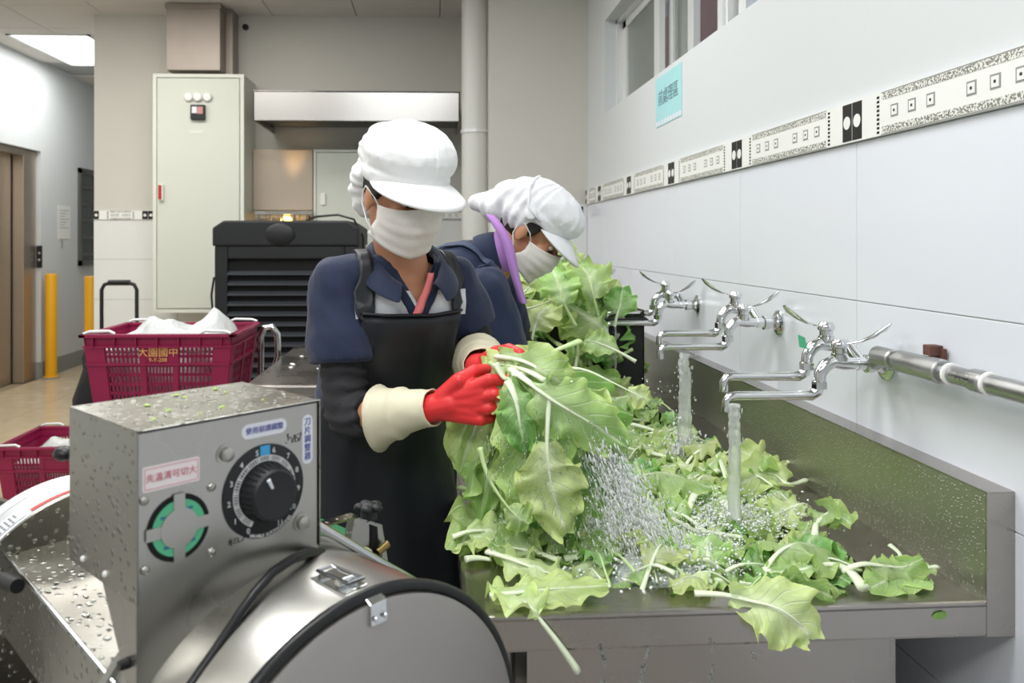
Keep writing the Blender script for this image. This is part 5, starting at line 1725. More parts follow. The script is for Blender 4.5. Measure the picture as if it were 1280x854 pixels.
# ================================================================== mustard greens
def leaf_mat(name, edge, mid, rib, dark):
    m = bpy.data.materials.new(name); m.use_nodes = True; MATS[name] = m
    nt = m.node_tree; N = nt.nodes; Lk = nt.links; b = N['Principled BSDF']
    uv = N.new('ShaderNodeUVMap'); sx = N.new('ShaderNodeSeparateXYZ'); Lk.new(uv.outputs[0], sx.inputs[0])

    def mt(op, a, c=None, clamp=False):
        n = N.new('ShaderNodeMath'); n.operation = op; n.use_clamp = clamp
        for i, x in enumerate((a, c)):
            if x is None: continue
            if isinstance(x, (int, float)): n.inputs[i].default_value = x
            else: Lk.new(x, n.inputs[i])
        return n.outputs[0]

    def mix(f, a, c):
        n = N.new('ShaderNodeMix'); n.data_type = 'RGBA'; Lk.new(f, n.inputs[0])
        for i, x in ((6, a), (7, c)):
            if isinstance(x, tuple): n.inputs[i].default_value = x
            else: Lk.new(x, n.inputs[i])
        return n.outputs[2]
    u, v = sx.outputs[0], sx.outputs[1]
    au = mt('ABSOLUTE', mt('SUBTRACT', mt('MULTIPLY', u, 2), 1))
    tc = N.new('ShaderNodeTexCoord'); no = N.new('ShaderNodeTexNoise'); no.inputs['Scale'].default_value = 16; no.inputs['Detail'].default_value = 6; Lk.new(tc.outputs['Object'], no.inputs['Vector'])
    oi = N.new('ShaderNodeObjectInfo')
    blot = mt('MULTIPLY', mt('SUBTRACT', no.outputs['Fac'], .40), 3.2, True)
    c = mix(blot, lin(dark), lin(mid))
    c = mix(mt('POWER', au, 2.2), c, lin(edge))
    tipward = mt('MULTIPLY', mt('SUBTRACT', 1, v), .75, True)
    c = mix(mt('MULTIPLY', tipward, mt('SUBTRACT', 1, au), True), c, lin(rib))
    ve = mt('FRACT', mt('SUBTRACT', mt('MULTIPLY', v, 8), mt('MULTIPLY', au, 2.2)))
    vein = mt('SUBTRACT', 1, mt('MULTIPLY', mt('ABSOLUTE', mt('SUBTRACT', ve, .5)), 11), True)
    rib_ = mt('SUBTRACT', 1, mt('MULTIPLY', au, 9), True)
    vv = mt('MAXIMUM', mt('MULTIPLY', vein, .55), rib_)
    c = mix(vv, c, lin(rib))
    hs = N.new('ShaderNodeHueSaturation'); Lk.new(c, hs.inputs['Color'])
    mr = N.new('ShaderNodeMapRange'); Lk.new(oi.outputs['Random'], mr.inputs['Value']); mr.inputs['To Min'].default_value = .86; mr.inputs['To Max'].default_value = 1.12; Lk.new(mr.outputs[0], hs.inputs['Value'])
    mr2 = N.new('ShaderNodeMapRange'); Lk.new(oi.outputs['Random'], mr2.inputs['Value']); mr2.inputs['To Min'].default_value = .492; mr2.inputs['To Max'].default_value = .508; Lk.new(mr2.outputs[0], hs.inputs['Hue'])
    Lk.new(hs.outputs[0], b.inputs['Base Color'])
    b.inputs['Roughness'].default_value = .33
    bp = N.new('ShaderNodeBump'); bp.inputs['Strength'].default_value = .55; bp.inputs['Distance'].default_value = .004
    n2 = N.new('ShaderNodeTexNoise'); n2.inputs['Scale'].default_value = 75; n2.inputs['Detail'].default_value = 3; Lk.new(tc.outputs['Object'], n2.inputs['Vector'])
    Lk.new(mt('ADD', n2.outputs['Fac'], mt('MULTIPLY', vein, -.5)), bp.inputs['Height']); Lk.new(bp.outputs[0], b.inputs['Normal'])
    tr = N.new('ShaderNodeBsdfTranslucent'); Lk.new(hs.outputs[0], tr.inputs['Color'])
    ms = N.new('ShaderNodeMixShader'); ms.inputs[0].default_value = .34
    Lk.new(b.outputs[0], ms.inputs[1]); Lk.new(tr.outputs[0], ms.inputs[2]); Lk.new(ms.outputs[0], N['Material Output'].inputs['Surface'])
    return m


LEAF = {'pale': leaf_mat('leaf_pale', '#dcec9c', '#d2e69a', '#f0f7dc', '#bcd87c'), 'mid': leaf_mat('leaf_mid', '#c2df86', '#b2d67c', '#e6f2ce', '#90bf60'), 'deep': leaf_mat('leaf_deep', '#93c467', '#7fb557', '#d2e6b4', '#579443')}
STEM = mat('pale_stem', '#dfe9cc', .3, var=.08, vscale=30, sss=.1)
STEM2 = mat('green_stem', '#c2d99c', .3, var=.08, vscale=30, sss=.1)


def leaf_along(spine, width, stem_frac, side, seed, frill=1.0, fold=.25, stem_r=.006, n=38, m=13):
    """a frilled blade and its stalk swept along a spine of points; side: the blade's width direction"""
    rnd = random.Random(seed)
    sp = [Vector(p) for p in spine]
    # dense spine
    D = []
    for i in range(len(sp) - 1):
        p0 = sp[max(i - 1, 0)]; p1 = sp[i]; p2 = sp[i + 1]; p3 = sp[min(i + 2, len(sp) - 1)]
        for k in range(10):
            t = k / 10
            D.append(.5 * ((2 * p1) + (p2 - p0) * t + (2 * p0 - 5 * p1 + 4 * p2 - p3) * t * t + (3 * p1 - p0 - 3 * p2 + p3) * t ** 3))
    D.append(sp[-1])

    def at(t):
        x = t * (len(D) - 1); k = min(int(x), len(D) - 2); return D[k].lerp(D[k + 1], x - k)

    def tan(t): return (at(min(1, t + .02)) - at(max(0, t - .02))).normalized()
    side = Vector(side).normalized()
    vs = []; uvs = []; fs = []
    ph = [rnd.uniform(0, 6.28) for _ in range(6)]; k1 = rnd.uniform(15, 20); k2 = rnd.uniform(9, 13)
    tw = rnd.uniform(-.35, .35)
    for i in range(n + 1):
        q = i / n; t = stem_frac + (1 - stem_frac) * q
        c = at(t); tg = tan(t); s = (side - tg * side.dot(tg)).normalized(); nm = s.cross(tg)
        s2 = s * math.cos(tw * q) + nm * math.sin(tw * q); n2 = s2.cross(tg)
        w = width * .5 * max(.03, math.sin(PI * min(1, (q * .93 + .035)) ** .78)) ** .62 * (.55 + .45 * min(1, q * 2.2))
        for j in range(m):
            a = -1 + 2 * j / (m - 1); e = abs(a); sg = 1 if a > 0 else 0
            lob = 1 + e * (.045 * math.sin(k1 * q + ph[sg]) + .045 * math.sin(29 * q + ph[2 + sg]))
            fr = frill * width * (.10 * e ** 2.2 * math.sin(k2 * 2 * q + ph[4 + sg]) + .075 * e ** 3 * math.sin(33 * q + ph[sg]) + .045 * noise.noise(Vector((a * 2.2 + seed, q * 4.5, seed * .37))) * 2)
            up = fold * w * e ** 1.4 + fr
            vs.append(c + s2 * (a * w * lob) + n2 * up + tg * (width * .05 * e * math.sin(k1 * q + ph[sg] + 1)))
            uvs.append((j / (m - 1), q))
    for i in range(n):
        for j in range(m - 1):
            fs.append((i * m + j, (i + 1) * m + j, (i + 1) * m + j + 1, i * m + j + 1))
    me = bpy.data.meshes.new('leaf_blade'); me.from_pydata(vs, [], fs)
    ul = me.uv_layers.new(name='UVMap')
    for lp in me.loops: ul.data[lp.index].uv = uvs[lp.vertex_index]
    me.polygons.foreach_set('use_smooth', [True] * len(fs))
    # stalk: flattened, wide at its cut end, running on as the midrib
    sm = MB(); pts = []; rs = []
    K = 16; end = stem_frac + (1 - stem_frac) * .72
    for i in range(K + 1):
        t = end * i / K; p = at(t); tg = tan(t); s = (side - tg * side.dot(tg)).normalized()
        pts.append(p - s.cross(tg) * .001); rs.append(stem_r * (1.25 - 1.12 * (i / K) ** .8))
    sm.tube(pts, rs, 8, flat=.55)
    sme = sm.mesh('leaf_stem', STEM, smooth='full')
    return me, sme


def put_leaf(meshes, tint, label, group, loc=None, rot=None, scale=1, name='mustard_leaf', stem_mat=None):
    me, sme = meshes
    o = bpy.data.objects.new(name, me); COL.objects.link(o)
    if not me.materials: me.materials.append(LEAF[tint])
    o.material_slots[0].link = 'OBJECT'; o.material_slots[0].material = LEAF[tint]
    if loc is not None: o.location = loc
    if rot is not None: o.rotation_euler = rot
    o.scale = (scale,) * 3
    s = bpy.data.objects.new('stem', sme); COL.objects.link(s); s.parent = o
    if tint != 'pale': s.material_slots[0].link = 'OBJECT'; s.material_slots[0].material = STEM2 if random.random() < .45 else STEM
    return tag(o, label, 'leaf', group)


TINTW = {'pale': 'pale', 'mid': 'green', 'deep': 'dark'}
random.seed(11)
PROTO = []
for k in range(14):
    L = random.uniform(.15, .23); ar = random.uniform(-.35, .35); yb = random.uniform(-.25, .25); sf = random.uniform(.26, .45)
    sp = [(L * t, L * yb * t * t, L * ar * (t * (1 - t)) * 1.6 + .02 * math.sin(5 * t + k)) for t in (0, .25, .5, .75, 1)]
    PROTO.append(leaf_along(sp, random.uniform(.075, .125), sf, (0, 1, 0), k + 3, frill=random.uniform(.8, 1.5), fold=random.uniform(-.1, .55), stem_r=random.uniform(.0045, .0075)))


def surf(x, y):
    return .646 + .016 * max(0, min(1, (y - 1.5) / 1)) + .008 * noise.noise(Vector((x * 6, y * 6, 1)))


def zone(x, y):
    if y < 1.52: return 'along the front rim' if x > .52 else 'in the churned water'
    if y < 1.85: return 'around the near tap stream' if x > .48 else 'below the held bunch'
    if y < 2.25: return 'between near and second taps' if x > .48 else 'behind the held bunch'
    return 'before the heap' if x > .42 else "beside the stooping worker's arms"


def facing(yaw):
    dx, dy = -math.cos(yaw), -math.sin(yaw)
    if abs(dx) > abs(dy): return 'stalk to the wall' if dx > 0 else 'stalk to the workers'
    return 'stalk to far end' if dy > 0 else 'stalk to the front'


# the under layer: leaves past counting, one object
vs_, fs_, uv_ = [], [], []
for q in range(230):
    x = random.uniform(.20, .73); y = random.uniform(1.36, 2.75)
    me = random.choice(PROTO)[0]; o_ = len(vs_)
    T_ = Matrix.Translation((x, y, .640 + .014 * max(0, min(1, y - 1.5)) + random.uniform(-.006, .012))) @ Euler((random.gauss(0, .2), random.gauss(0, .12), random.uniform(0, 6.28))).to_matrix().to_4x4() @ Matrix.Translation((-.09, 0, 0))
    vs_ += [tuple(T_ @ v.co) for v in me.vertices]
    fs_ += [tuple(k + o_ for k in p.vertices) for p in me.polygons]
    uv_ += [tuple(d.uv) for d in me.uv_layers[0].data]
me = bpy.data.meshes.new('submerged_greens'); me.from_pydata(vs_, [], fs_)
ul = me.uv_layers.new(name='UVMap'); ul.data.foreach_set('uv', [c for p in uv_ for c in p]); me.polygons.foreach_set('use_smooth', [True] * len(fs_)); me.materials.append(LEAF['mid'])
tag(link('submerged_greens', me), 'mass of mustard leaves crowded under the floating ones in the basin', 'greens', kind='stuff')

cnt = 0
spots = []
while cnt < 184:
    x = random.uniform(.13, .80); y = 1.31 + (2.75 - 1.29) * random.random() ** 1.45
    lim = .80 if y > 1.6 else .73 + .07 * (y - 1.29) / .31
    if x > lim: continue
    if y < 1.42 and x < .28: continue
    if ((x - .375) / .13) ** 2 + ((y - 1.43) / .09) ** 2 < 1: continue
    if min([(x - a) ** 2 + (y - b) ** 2 for a, b in spots] or [9]) < (.024 + .014 * (y - 1.29)) ** 2: continue
    spots.append((x, y)); cnt += 1
spots += [(.30 + .044 * q, random.uniform(1.318, 1.36)) for q in range(10)]
spots.sort(key=lambda p: -p[1])
for (x, y) in spots:
    tint = random.choices(['pale', 'mid', 'deep'], [.42, .43, .15])[0]
    z = surf(x, y) + random.uniform(.002, .030)
    yaw = random.uniform(0, 2 * PI); sc_ = random.uniform(.55, .95)
    edge = min(x - .07, .86 - x, y - 1.24)
    if edge < .12:                                  # near a wall of the sink: lie along it or point inwards
        if y - 1.24 < .12: yaw = random.uniform(-.5, PI + .5)
        elif .86 - x < .12: yaw = random.uniform(PI / 2, 3 * PI / 2)
        else: yaw = random.uniform(-PI / 2, PI / 2)
        z = max(z, RIM + .010)
    rot = (random.gauss(0, .34), random.gauss(-.05, .16), yaw)
    put_leaf(random.choice(PROTO), tint, f'{"small" if sc_ < .75 else "broad"} {TINTW[tint]} leaf, {facing(yaw)}, {zone(x, y)}', 'mustard greens ' + zone(x, y), (x, y, z), rot, sc_)

# short cut stalks among the leaves
def stalk_mesh(L, r, bend, seed):
    b = MB(); pts = []; rs = []
    for i in range(13):
        t = i / 12; pts.append((L * (t - .5), bend * L * (t - .5) ** 2 * 2, .25 * bend * L * t * t)); rs.append(r * (1.2 - .5 * t))
    b.tube(pts, rs, 10, flat=.55)
    return b.mesh('cut_stalk', STEM, smooth='full')


STK = [stalk_mesh(random.uniform(.06, .13), random.uniform(.0055, .0085), random.uniform(-.6, .6), k) for k in range(7)]
for k in range(52):
    x = random.uniform(.20, .76); y = random.uniform(1.34, 2.5)
    o = link('cut_stalk', random.choice(STK), None, (x, y, surf(x, y) + random.uniform(.022, .042)), (random.gauss(0, .2), random.gauss(0, .35), random.uniform(0, 6.28)))
    tag(o, f'pale cut stalk pointing {("along", "slantwise to", "across", "slantwise over")[int((o.rotation_euler.z % PI) / (PI / 4)) % 4]} the sink, {zone(x, y)}', 'stalk', 'cut stalks ' + zone(x, y))

# --- leaves and stalks that stand out
random.seed(5)


def hero(pts, width, sf, side, tint, label, seed, r=.006, frill=1, fold=.2, name='mustard_leaf'):
    ms = leaf_along(pts, width, sf, side, seed, frill, fold, r)
    return put_leaf(ms, tint, label, None, name=name)


yf = 1.226
hero([P(868, 742, Z=.684), P(905, 744, Z=.686), P(940, 752, Z=.682), P(975, 762, Y=yf - .012), P(1005, 785, Y=yf - .018), P(1012, 800, Y=yf - .016)], .115, .25, (.75, .25, .5), 'pale', 'large frilly pale leaf hanging over the front rim of the sink', 61, .007, 1.1, .1)
hero([P(722, 838, Y=yf - .020), P(700, 806, Y=yf - .020), P(676, 775, Y=yf - .014), P(662, 757, Z=.690), P(640, 742, Z=.686), P(612, 733, Z=.682)], .085, .42, (.4, .8, 0), 'pale', 'leaf whose long white stalk hangs down in front of the sink', 62, .0095, 1.2, .1)
hero([P(612, 745, Z=.684), P(660, 740, Z=.688), P(700, 736, Z=.690), P(760, 733, Z=.69)], .075, .06, (.1, .9, .25), 'pale', 'pale leaf draped along the front rim above the hanging white stalk', 63, .006)
hero([P(1112, 682, Z=.70), P(1125, 694, Z=.692), P(1128, 712, Z=.684), P(1140, 724, Z=.682), P(1168, 730, Z=.682)], .070, .34, (.35, .9, .2), 'mid', 'leaf lying alone on the bare ledge by the splashback corner', 64, .005, .45, .05)
hero([P(1172, 708, Z=.690), P(1140, 712, Z=.690), P(1115, 722, Z=.686), P(1085, 737, Z=.682)], .085, .1, (.3, .9, .2), 'mid', 'broad leaf spread over the front corner of the basin', 65, .005, .45, .05)
hero([P(1080, 735, Z=.684), P(1060, 712, Z=.694), P(1035, 705, Z=.70), P(1000, 712, Z=.70), P(960, 716, Z=.694)], .06, .62, (.2, .9, .2), 'mid', 'thick white stalk curling up by the front corner of the basin', 66, .0095)
hero([P(1012, 694, Z=.695), P(1018, 672, Z=.715), P(1022, 652, Z=.735), P(1040, 640, Z=.745), P(1065, 655, Z=.74)], .07, .45, (.8, .3, .2), 'mid', 'upright leaf with thick white stalk near the basin corner', 67, .009)
hero([P(1008, 600, Z=.685), P(985, 605, Z=.69), P(965, 592, Z=.70), P(940, 598, Z=.70), P(905, 618, Z=.695)], .10, .2, (.1, .8, .4), 'pale', 'yellowish leaf resting against the foot of the splashback', 68, .007)
hero([P(990, 576, Z=.70), P(970, 580, Z=.70), P(945, 572, Z=.715), P(918, 560, Z=.72)], .09, .2, (.1, .8, .4), 'pale', 'pale leaf heaped against the splashback behind the yellowish leaf', 69, .007)
b = MB(); b.add([(-.012, 0, -.003), (-.004, -.0012, -.007), (.008, -.0008, -.006), (.014, 0, .002), (.006, -.0014, .006), (-.006, -.001, .004)], [(0, 1, 2, 3, 4, 5)])
o = b.build('leaf_scrap', LEAF['deep']); p = P(1174, 769, Y=fy(.78) - .001); o.location = (p.x, fy(p.x) - .0015, p.z)
o.modifiers.new('t', 'SOLIDIFY').thickness = .0008
tag(o, 'tiny green scrap stuck on the front face of the sink', 'leaf scrap')
o = link('cut_stalk', STK[2], None, P(597, 697, Z=.684), (0, .05, .2), (.4, 1, 1)); tag(o, 'short pale stalk end lying on the bare wet ledge by the apron', 'stalk')
o = link('cut_stalk', STK[4], None, P(822, 660, Z=.70), (.2, -1.0, .6)); tag(o, 'white stalk standing up out of the churned water', 'stalk')
# leaves over the ledge beside the apron
for i, (pts, wd, tint, lb) in enumerate([
        ([P(640, 655, Z=.70), P(615, 650, Z=.705), P(590, 660, Z=.70), P(572, 690, Z=.68)], .11, 'mid', 'crumpled leaf lapping over the ledge edge by the apron'),
        ([P(566, 672, Z=.70), P(592, 664, Z=.71), P(630, 668, Z=.70), P(668, 690, Z=.69)], .10, 'pale', 'leaf with white stalk poking towards the apron'),
        ([P(610, 690, Z=.70), P(640, 700, Z=.70), P(680, 715, Z=.69), P(715, 722, Z=.69)], .10, 'pale', 'light leaf spread on the wet ledge behind the front rim'),
        ([P(700, 700, Z=.69), P(670, 690, Z=.695), P(640, 684, Z=.70), P(615, 680, Z=.70)], .10, 'mid', 'green leaf curled on the wet ledge below the held bunch'),
        ([P(575, 610, Z=.70), P(600, 618, Z=.71), P(635, 640, Z=.70), P(665, 650, Z=.69)], .10, 'mid', 'leaf with stalk end showing beside the apron edge')]):
    hero(pts, wd, .25, (.2, .8, .3), tint, lb, 80 + i, .0075, 1.3)

# --- the bunch held up in the gloves
GRIP = Vector((.150, 1.505, .985))
bun = 'dripping greens held up in the gloves'
tips = [(570, 560, .2), (575, 590, .3), (585, 625, .2), (600, 650, .15), (618, 640, .3), (632, 670, .25), (650, 640, .2), (662, 690, .2), (680, 660, .25), (700, 640, .2), (708, 672, .2), (722, 640, .25), (735, 615, .25), (748, 650, .25), (760, 600, .3), (775, 570, .3), (770, 620, .3),
        (590, 575, .35), (640, 600, .3), (690, 590, .35), (720, 570, .3), (745, 545, .3), (660, 560, .3), (610, 605, .35), (702, 610, .1), (655, 655, .1)]
for i, (px, py, dep) in enumerate(tips):
    Yt = 1.40 + .30 * dep + random.uniform(-.03, .05) + (.10 if px < 655 else 0)
    if i in (24, 25): Yt = 1.42
    tip = P(px, py, Y=Yt)
    g = GRIP + Vector((random.uniform(-.05, .07) + .10 * ((px - 660) / 110) * .35, random.uniform(-.03, .05) + (.085 if px < 655 else 0), random.uniform(-.035, .010)))
    out = (tip - g); out.z = 0
    mid1 = g.lerp(tip, .35) + Vector((0, 0, .035)) + out * .10; mid2 = g.lerp(tip, .7) + Vector((0, 0, .02)) + out * .08
    start = g + Vector((-.01 - random.random() * .015, .012, .012 + random.random() * .02))
    view = (tip - Vector((0, 0, EYE))).normalized()
    side = (tip - g).normalized().cross(view) + Vector((random.gauss(0, .25), random.gauss(0, .35), random.gauss(0, .25)))
    tint = random.choices(['pale', 'mid', 'deep'], [.30, .45, .25])[0]
    ms = leaf_along([start, g, mid1, mid2, tip], random.uniform(.085, .125), .30, side, 200 + i, 1.5, random.choice((-.35, .45, .3)), .0075)
    pos = 'at its apron side' if px < 625 else 'in its middle' if px < 705 else 'at its tap side'
    put_leaf(ms, tint, f'{TINTW[tint]} wet leaf of the held bunch, {pos}, tip {"high" if py < 600 else "low" if py > 640 else "halfway"}', bun)
for i, (pts, wd, sf, tint, lb) in enumerate([
        ([P(724, 427, Y=1.56), P(700, 436, Y=1.54), P(672, 447, Y=1.55), P(640, 455, Y=1.56), P(618, 462, Y=1.57)], .07, .35, 'mid', 'thick white stalk of the held bunch sticking up past the wrist'),
        ([P(683, 476, Y=1.43), P(660, 464, Y=1.46), P(640, 458, Y=1.52), P(618, 456, Y=1.56), P(600, 462, Y=1.57)], .07, .45, 'pale', 'pale cut stalk lying across the top of the held bunch'),
        ([P(640, 470, Y=1.47), P(690, 462, Y=1.48), P(728, 462, Y=1.48), P(765, 478, Y=1.47), P(812, 502, Y=1.45)], .05, .85, 'pale', 'long thin white stalk arching out from the held bunch'),
        ([P(640, 462, Y=1.50), P(664, 480, Y=1.43), P(690, 500, Y=1.41), P(740, 530, Y=1.42), P(785, 560, Y=1.44)], .12, .25, 'mid', 'broad veined leaf fanning out from the held bunch towards the tap'),
        ([P(622, 446, Y=1.56), P(655, 452, Y=1.50), P(688, 470, Y=1.43), P(720, 492, Y=1.43)], .10, .05, 'mid', 'leaf lying across the top of the held bunch'),
        ([P(636, 478, Y=1.455), P(645, 500, Y=1.43), P(650, 530, Y=1.42), P(656, 565, Y=1.42)], .085, .05, 'deep', 'deep green leaf falling just past the red fingers'),
        ([P(686, 500, Y=1.42), P(684, 560, Y=1.395), P(690, 610, Y=1.39), P(708, 668, Y=1.39)], .13, .3, 'pale', 'big veined leaf with white midrib hanging down the middle of the bunch'),
        ([P(600, 560, Y=1.42), P(612, 600, Y=1.40), P(640, 640, Y=1.38), P(662, 655, Y=1.37)], .06, .6, 'mid', 'white stalk drooping from the bunch towards the water')]):
    pv = P(650, 500, Y=1.4); d_ = (Vector(pts[-1]) - Vector(pts[0])).normalized(); vw = (pv - Vector((0, 0, EYE))).normalized()
    hero(pts, wd, sf, d_.cross(vw), tint, lb, 300 + i, .0085, 1.35, .28)

# --- the heap at the far end, piled over a black crate
hc = Vector((.47, 3.02, .66)); hr = Vector((.27, .36, .47))
bc = thing('black_crate', 'black plastic crate buried in the heap of greens', 'crate', (.50, 3.03, .345))
k = MB()
for (a, b_) in (((-.23, -.22, 0), (.25, -.21, .62)), ((-.23, .21, 0), (.25, .22, .62)), ((-.23, -.22, 0), (-.22, .22, .62)), ((.24, -.22, 0), (.25, .22, .66))): k.box(a, b_)
k.build('crate_wall', M['black_plastic'], bc, bevel=.004); MB().box((-.23, -.22, 0), (.25, .22, .01)).build('crate_bottom', M['black_plastic'], bc)
rm_ = MB(); rm_.tube([(-.235, -.225, .62), (.255, -.225, .62), (.255, .225, .66), (-.235, .225, .62)], .012, 8, closed=True); rm_.build('crate_rim', M['black_plastic'], bc, smooth=True)
random.seed(23)
hp_n = 0
while hp_n < 60:
    az = random.uniform(-PI * .98, PI * .12); el = math.asin(random.uniform(.05, .98))
    dirv = Vector((math.cos(az) * math.cos(el), math.sin(az) * math.cos(el), math.sin(el)))
    p = Vector((hc.x + hr.x * dirv.x, hc.y + hr.y * dirv.y, hc.z + hr.z * dirv.z)) * 1
    if p.x > .78: continue
    nrm = Vector((dirv.x / hr.x, dirv.y / hr.y, dirv.z / hr.z)).normalized()
    upt = (Vector((0, 0, 1)) - nrm * nrm.z)
    if upt.length < .2: upt = Vector((random.uniform(-1, 1), random.uniform(-1, 1), 0))
    upt.normalize()
    ang = random.gauss(0, .7)
    ax = Quaternion(nrm, ang) @ upt
    if random.random() < .25: ax = -ax
    nrm2 = Quaternion(ax.cross(nrm), random.gauss(.12, .2)) @ nrm
    sd = nrm2.cross(ax).normalized(); ax = sd.cross(nrm2).normalized()
    R_ = Matrix((ax, sd, nrm2)).transposed().to_euler()
    tint = random.choices(['pale', 'mid', 'deep'], [.30, .47, .23])[0]
    top = 'on the crest of the heap' if el > .75 else 'on the near face of the heap' if -2.2 < az < -.9 else 'on the flank of the heap'
    s_ = random.uniform(1.0, 1.45)
    put_leaf(random.choice(PROTO), tint, f'{"broad" if s_ > 1.22 else "small"} {TINTW[tint]} leaf, {"stalk downwards" if ax.z > .5 else "stalk upwards" if ax.z < -.3 else "stalk sideways"}, {top}', 'mustard greens ' + top, p - ax * .09 * s_ + nrm2 * random.uniform(-.02, .025), R_, s_)
    hp_n += 1
for i, (pts, wd, tint, lb) in enumerate([
        ([P(720, 408, Y=2.66), P(706, 380, Y=2.68), P(698, 355, Y=2.72), P(690, 335, Y=2.80)], .16, 'mid', 'tall leaf with white rib standing on the near face of the heap'),
        ([P(748, 396, Y=2.72), P(742, 370, Y=2.72), P(736, 345, Y=2.76), P(722, 328, Y=2.84)], .17, 'mid', 'topmost leaf of the heap, its pale rib running down'),
        ([P(662, 440, Y=2.58), P(668, 412, Y=2.60), P(676, 392, Y=2.62), P(690, 378, Y=2.66)], .16, 'pale', "broad leaf of the heap right beside the stooping worker's sleeve"),
        ([P(645, 388, Y=2.56), P(668, 384, Y=2.56), P(692, 374, Y=2.58)], .05, 'pale', 'pale stalk pointing at the lilac lapel'),
        ([P(768, 408, Y=2.74), P(772, 392, Y=2.74), P(776, 378, Y=2.76), P(778, 360, Y=2.80)], .12, 'deep', 'deep green leaf on the crate edge under the third tap'),
        ([P(795, 452, Y=2.50), P(770, 438, Y=2.52), P(745, 428, Y=2.55), P(730, 425, Y=2.58)], .10, 'mid', 'stalky leaf sliding off the heap below the third spout')]):
    hero(pts, wd, .3 if i != 3 else .85, (1, .1, .1) if i not in (3, 5) else (.1, .6, .8), tint, lb, 400 + i, .010, .8, .12)

# ================================================================== water
random.seed(3)
ws_m = mat('rippling_water', '#e6f2e6', .03, trans=1, ior=1.33, bump=.35, bscale=28)
b = MB(); rows = []
for i in range(31):
    x = BX0 + (BX1 - BX0) * i / 30
    rows.append([(x, BY0 + (BY1 - BY0) * k / 60, .648 + .004 * noise.noise(Vector((x * 20, k * .6, 0))) + .003 * noise.noise(Vector((x * 50, k * 1.6, 4)))) for k in range(61)])
b.sheet(rows)
tag(b.build('basin_water', ws_m, smooth='full'), 'rippling water filling the sink basin under the greens', 'water', kind='stuff')
# film of water on the bare ledge
FOAM = mat('white_splash', '#f8fbfb', .16, trans=.12, ior=1.33)
STREAM = mat('stream_water', '#fafdfd', .03, trans=.7, ior=1.33, bump=.4, bscale=120, bstretch=(1, 1, .35))


def stream(px, py, Y, z_end, r, label, wob=.3):
    p = P(px, py, Y=Y); b = MB(); pts = []; rs = []
    n = 40
    for i in range(n + 1):
        t = i / n; z = p.z + (z_end - p.z) * t
        pts.append((p.x + wob * .006 * noise.noise(Vector((t * 5, px, 0))), p.y + wob * .006 * noise.noise(Vector((t * 5, px, 7))), z))
        rs.append(r * (1 + .25 * noise.noise(Vector((t * 14, px, 3))) + .12 * math.sin(t * 90) * (1 - t) + wob * t * .5))
    b.tube(pts, rs, 12)
    for i in range(int(60 * wob)):
        t = random.random(); a = random.uniform(0, 6.28); q = r * random.uniform(1.1, 2.2)
        b.ellip((p.x + q * math.cos(a), p.y + q * math.sin(a), p.z + (z_end - p.z) * t), (.0014, .0014, random.uniform(.002, .006)), su=6, sv=4)
    return tag(b.build('water_stream', STREAM, smooth='full'), label, 'water')


tapx = lambda t, L: None
stream(918, 505, 1.585, .66, .0110, 'clear straight stream falling from the near tap', .4)
stream(856, 442, 2.10, .67, .0135, 'gushing stream falling from the second tap', 1.0)
stream(769, 408, 2.77, .70, .0035, 'thin trickle falling from the third tap', .5)


def spray(name, label, n, fn, m, rmin, rmax, stretch=1.6):
    b = MB()
    tmpl = MB(); tmpl.ellip((0, 0, 0), 1, su=6, sv=4); tv = [Vector(v) for v in tmpl.v]; tf = tmpl.f
    for _ in range(n):
        c, d = fn(); r = rmin + (rmax - rmin) * random.random() ** 2.5
        q = Vector((0, 0, 1)).rotation_difference(d); st = random.uniform(1, stretch)
        o = len(b.v)
        for v in tv:
            w = q @ Vector((v.x * r, v.y * r, v.z * r * st)); b.v.append((c.x + w.x, c.y + w.y, c.z + w.z))
        b.f += [tuple(i + o for i in f) for f in tf]; b.mi += [0] * len(tf)
    return tag(b.build(name, m, smooth='full', fix=False), label, 'water', kind='stuff')


def veil():
    t = random.random() ** .8
    a = P(742, 540, Y=1.46); e = P(812, 690, Y=1.40)
    w = .012 + .03 * t
    c = a.lerp(e, t) + Vector((random.gauss(0, w), random.gauss(0, .02), random.gauss(0, .01)))
    return c, Vector((.35, 0, -1)).normalized()


spray('falling_spray', 'veil of water drops pouring off the held bunch into the sink', 4200, veil, FOAM, .0005, .0019, 6)


def curtain():
    px = random.uniform(600, 745); t = random.random()
    a = P(px, 510 + 40 * random.random(), Y=1.385 + .03 * random.random()); c = a + Vector((.02 * t, 0, -.22 * t))
    return c, Vector((.08, 0, -1)).normalized()


spray('dripping_drops', 'clear drops running off the leaves of the held bunch', 520, curtain, WATER, .0007, .0026, 5)


def churn():
    k = random.random()
    if k < .45: c = P(835, 705, Z=.66) + Vector((random.gauss(0, .085), random.gauss(0, .05), 0))
    elif k < .75: c = P(770, 665, Z=.66) + Vector((random.gauss(0, .07), random.gauss(0, .07), 0))
    else: c = P(920, 655, Z=.66) + Vector((random.gauss(0, .06), random.gauss(0, .07), 0))
    c.y = max(c.y, 1.30); c.z = .670 + abs(random.gauss(0, .016))
    return c, Vector((random.gauss(0, 1), random.gauss(0, 1), random.gauss(0, 1))).normalized()


spray('churned_foam', 'white bubbles and foam churned up where the water falls', 8000, churn, FOAM, .0009, .0030, 1.6)


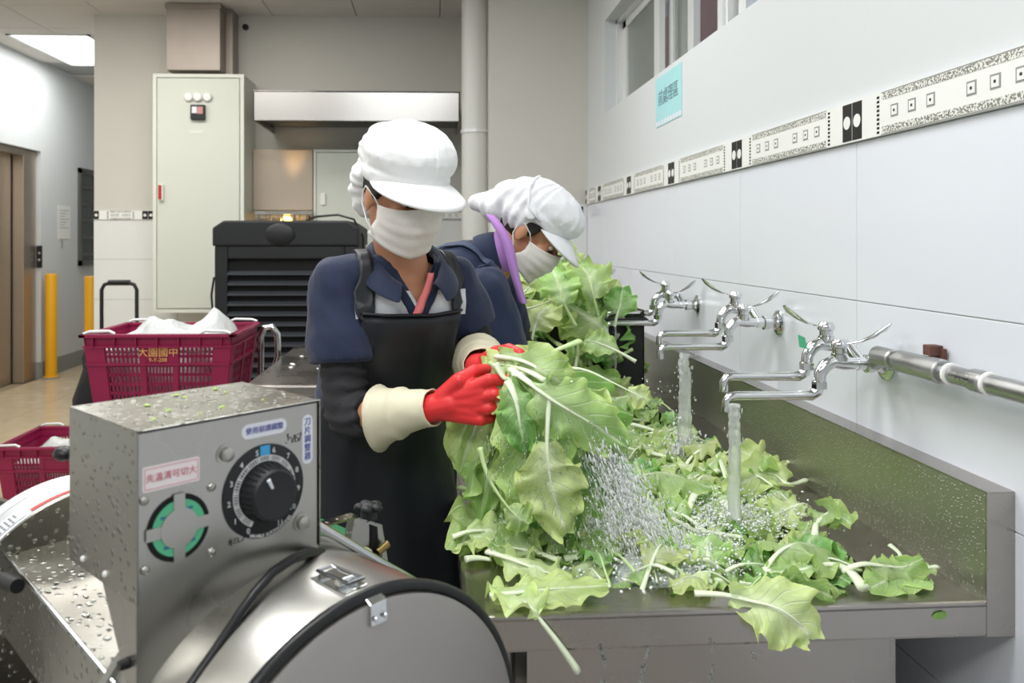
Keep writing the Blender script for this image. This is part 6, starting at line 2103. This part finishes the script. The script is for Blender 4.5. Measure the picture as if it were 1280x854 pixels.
b = MB(); rows = []
cw = P(812, 702, Z=.67)
for i in range(61):
    a = 2 * PI * i / 60; row = []
    for k in range(22):
        q = k / 21; r_ = q * (1 + .22 * noise.noise(Vector((math.cos(a) * 1.5, math.sin(a) * 1.5, 3))))
        x, y = cw.x + .125 * r_ * math.cos(a), max(1.31, cw.y + .095 * r_ * math.sin(a))
        row.append((x, y, .678 + .020 * (1 - q * q) + (.016 * noise.noise(Vector((x * 38, y * 38, 2))) + .009 * noise.noise(Vector((x * 95, y * 95, 6)))) * (1.2 - q) - .034 * q ** 4))
    rows.append(row)
b.sheet(rows)
tag(b.build('white_water', mat('white_water', '#eef6f2', .1, trans=.45, ior=1.33, bump=.6, bscale=130), smooth='full'), 'boiling white water welling up where the bunch drips', 'water', kind='stuff')


def gush():
    p = P(852, 520, Y=2.1); c = p + Vector((random.gauss(0, .022), random.gauss(0, .02), 0)); c.z = .68 + abs(random.gauss(0, .045))
    return c, Vector((random.gauss(0, .4), 0, -1)).normalized()


spray('tap_splash', 'splash thrown up where the second tap gushes', 350, gush, FOAM, .0009, .0036, 2.5)


def flying():
    p = P(random.uniform(690, 850), random.uniform(470, 650), Y=random.uniform(1.38, 1.65)); return p, Vector((random.gauss(0, 1), random.gauss(0, .3), random.gauss(0, 1))).normalized()


spray('flying_drops', 'scattered drops flying between the held bunch and the taps', 240, flying, WATER, .0007, .0026, 1.6)

# ------------------------------------------------------------------ tell look-alikes apart by their order from the front rim
same = {}
for o in COL.objects:
    if o.parent is None and o.get('label') and o.get('category') in ('leaf', 'stalk'): same.setdefault(o['label'], []).append(o)
ORD = ['first', 'second', 'third', 'fourth', 'fifth', 'sixth', 'seventh', 'eighth', 'ninth', 'tenth', 'eleventh', 'twelfth']
for lb, os_ in same.items():
    if len(os_) > 1:
        def depth(o): return min((o.matrix_basis @ Vector(c)).y for c in o.bound_box)
        for k, o in enumerate(sorted(os_, key=depth)):
            o['label'] = f'{lb}, {ORD[min(k, 11)]} from front'
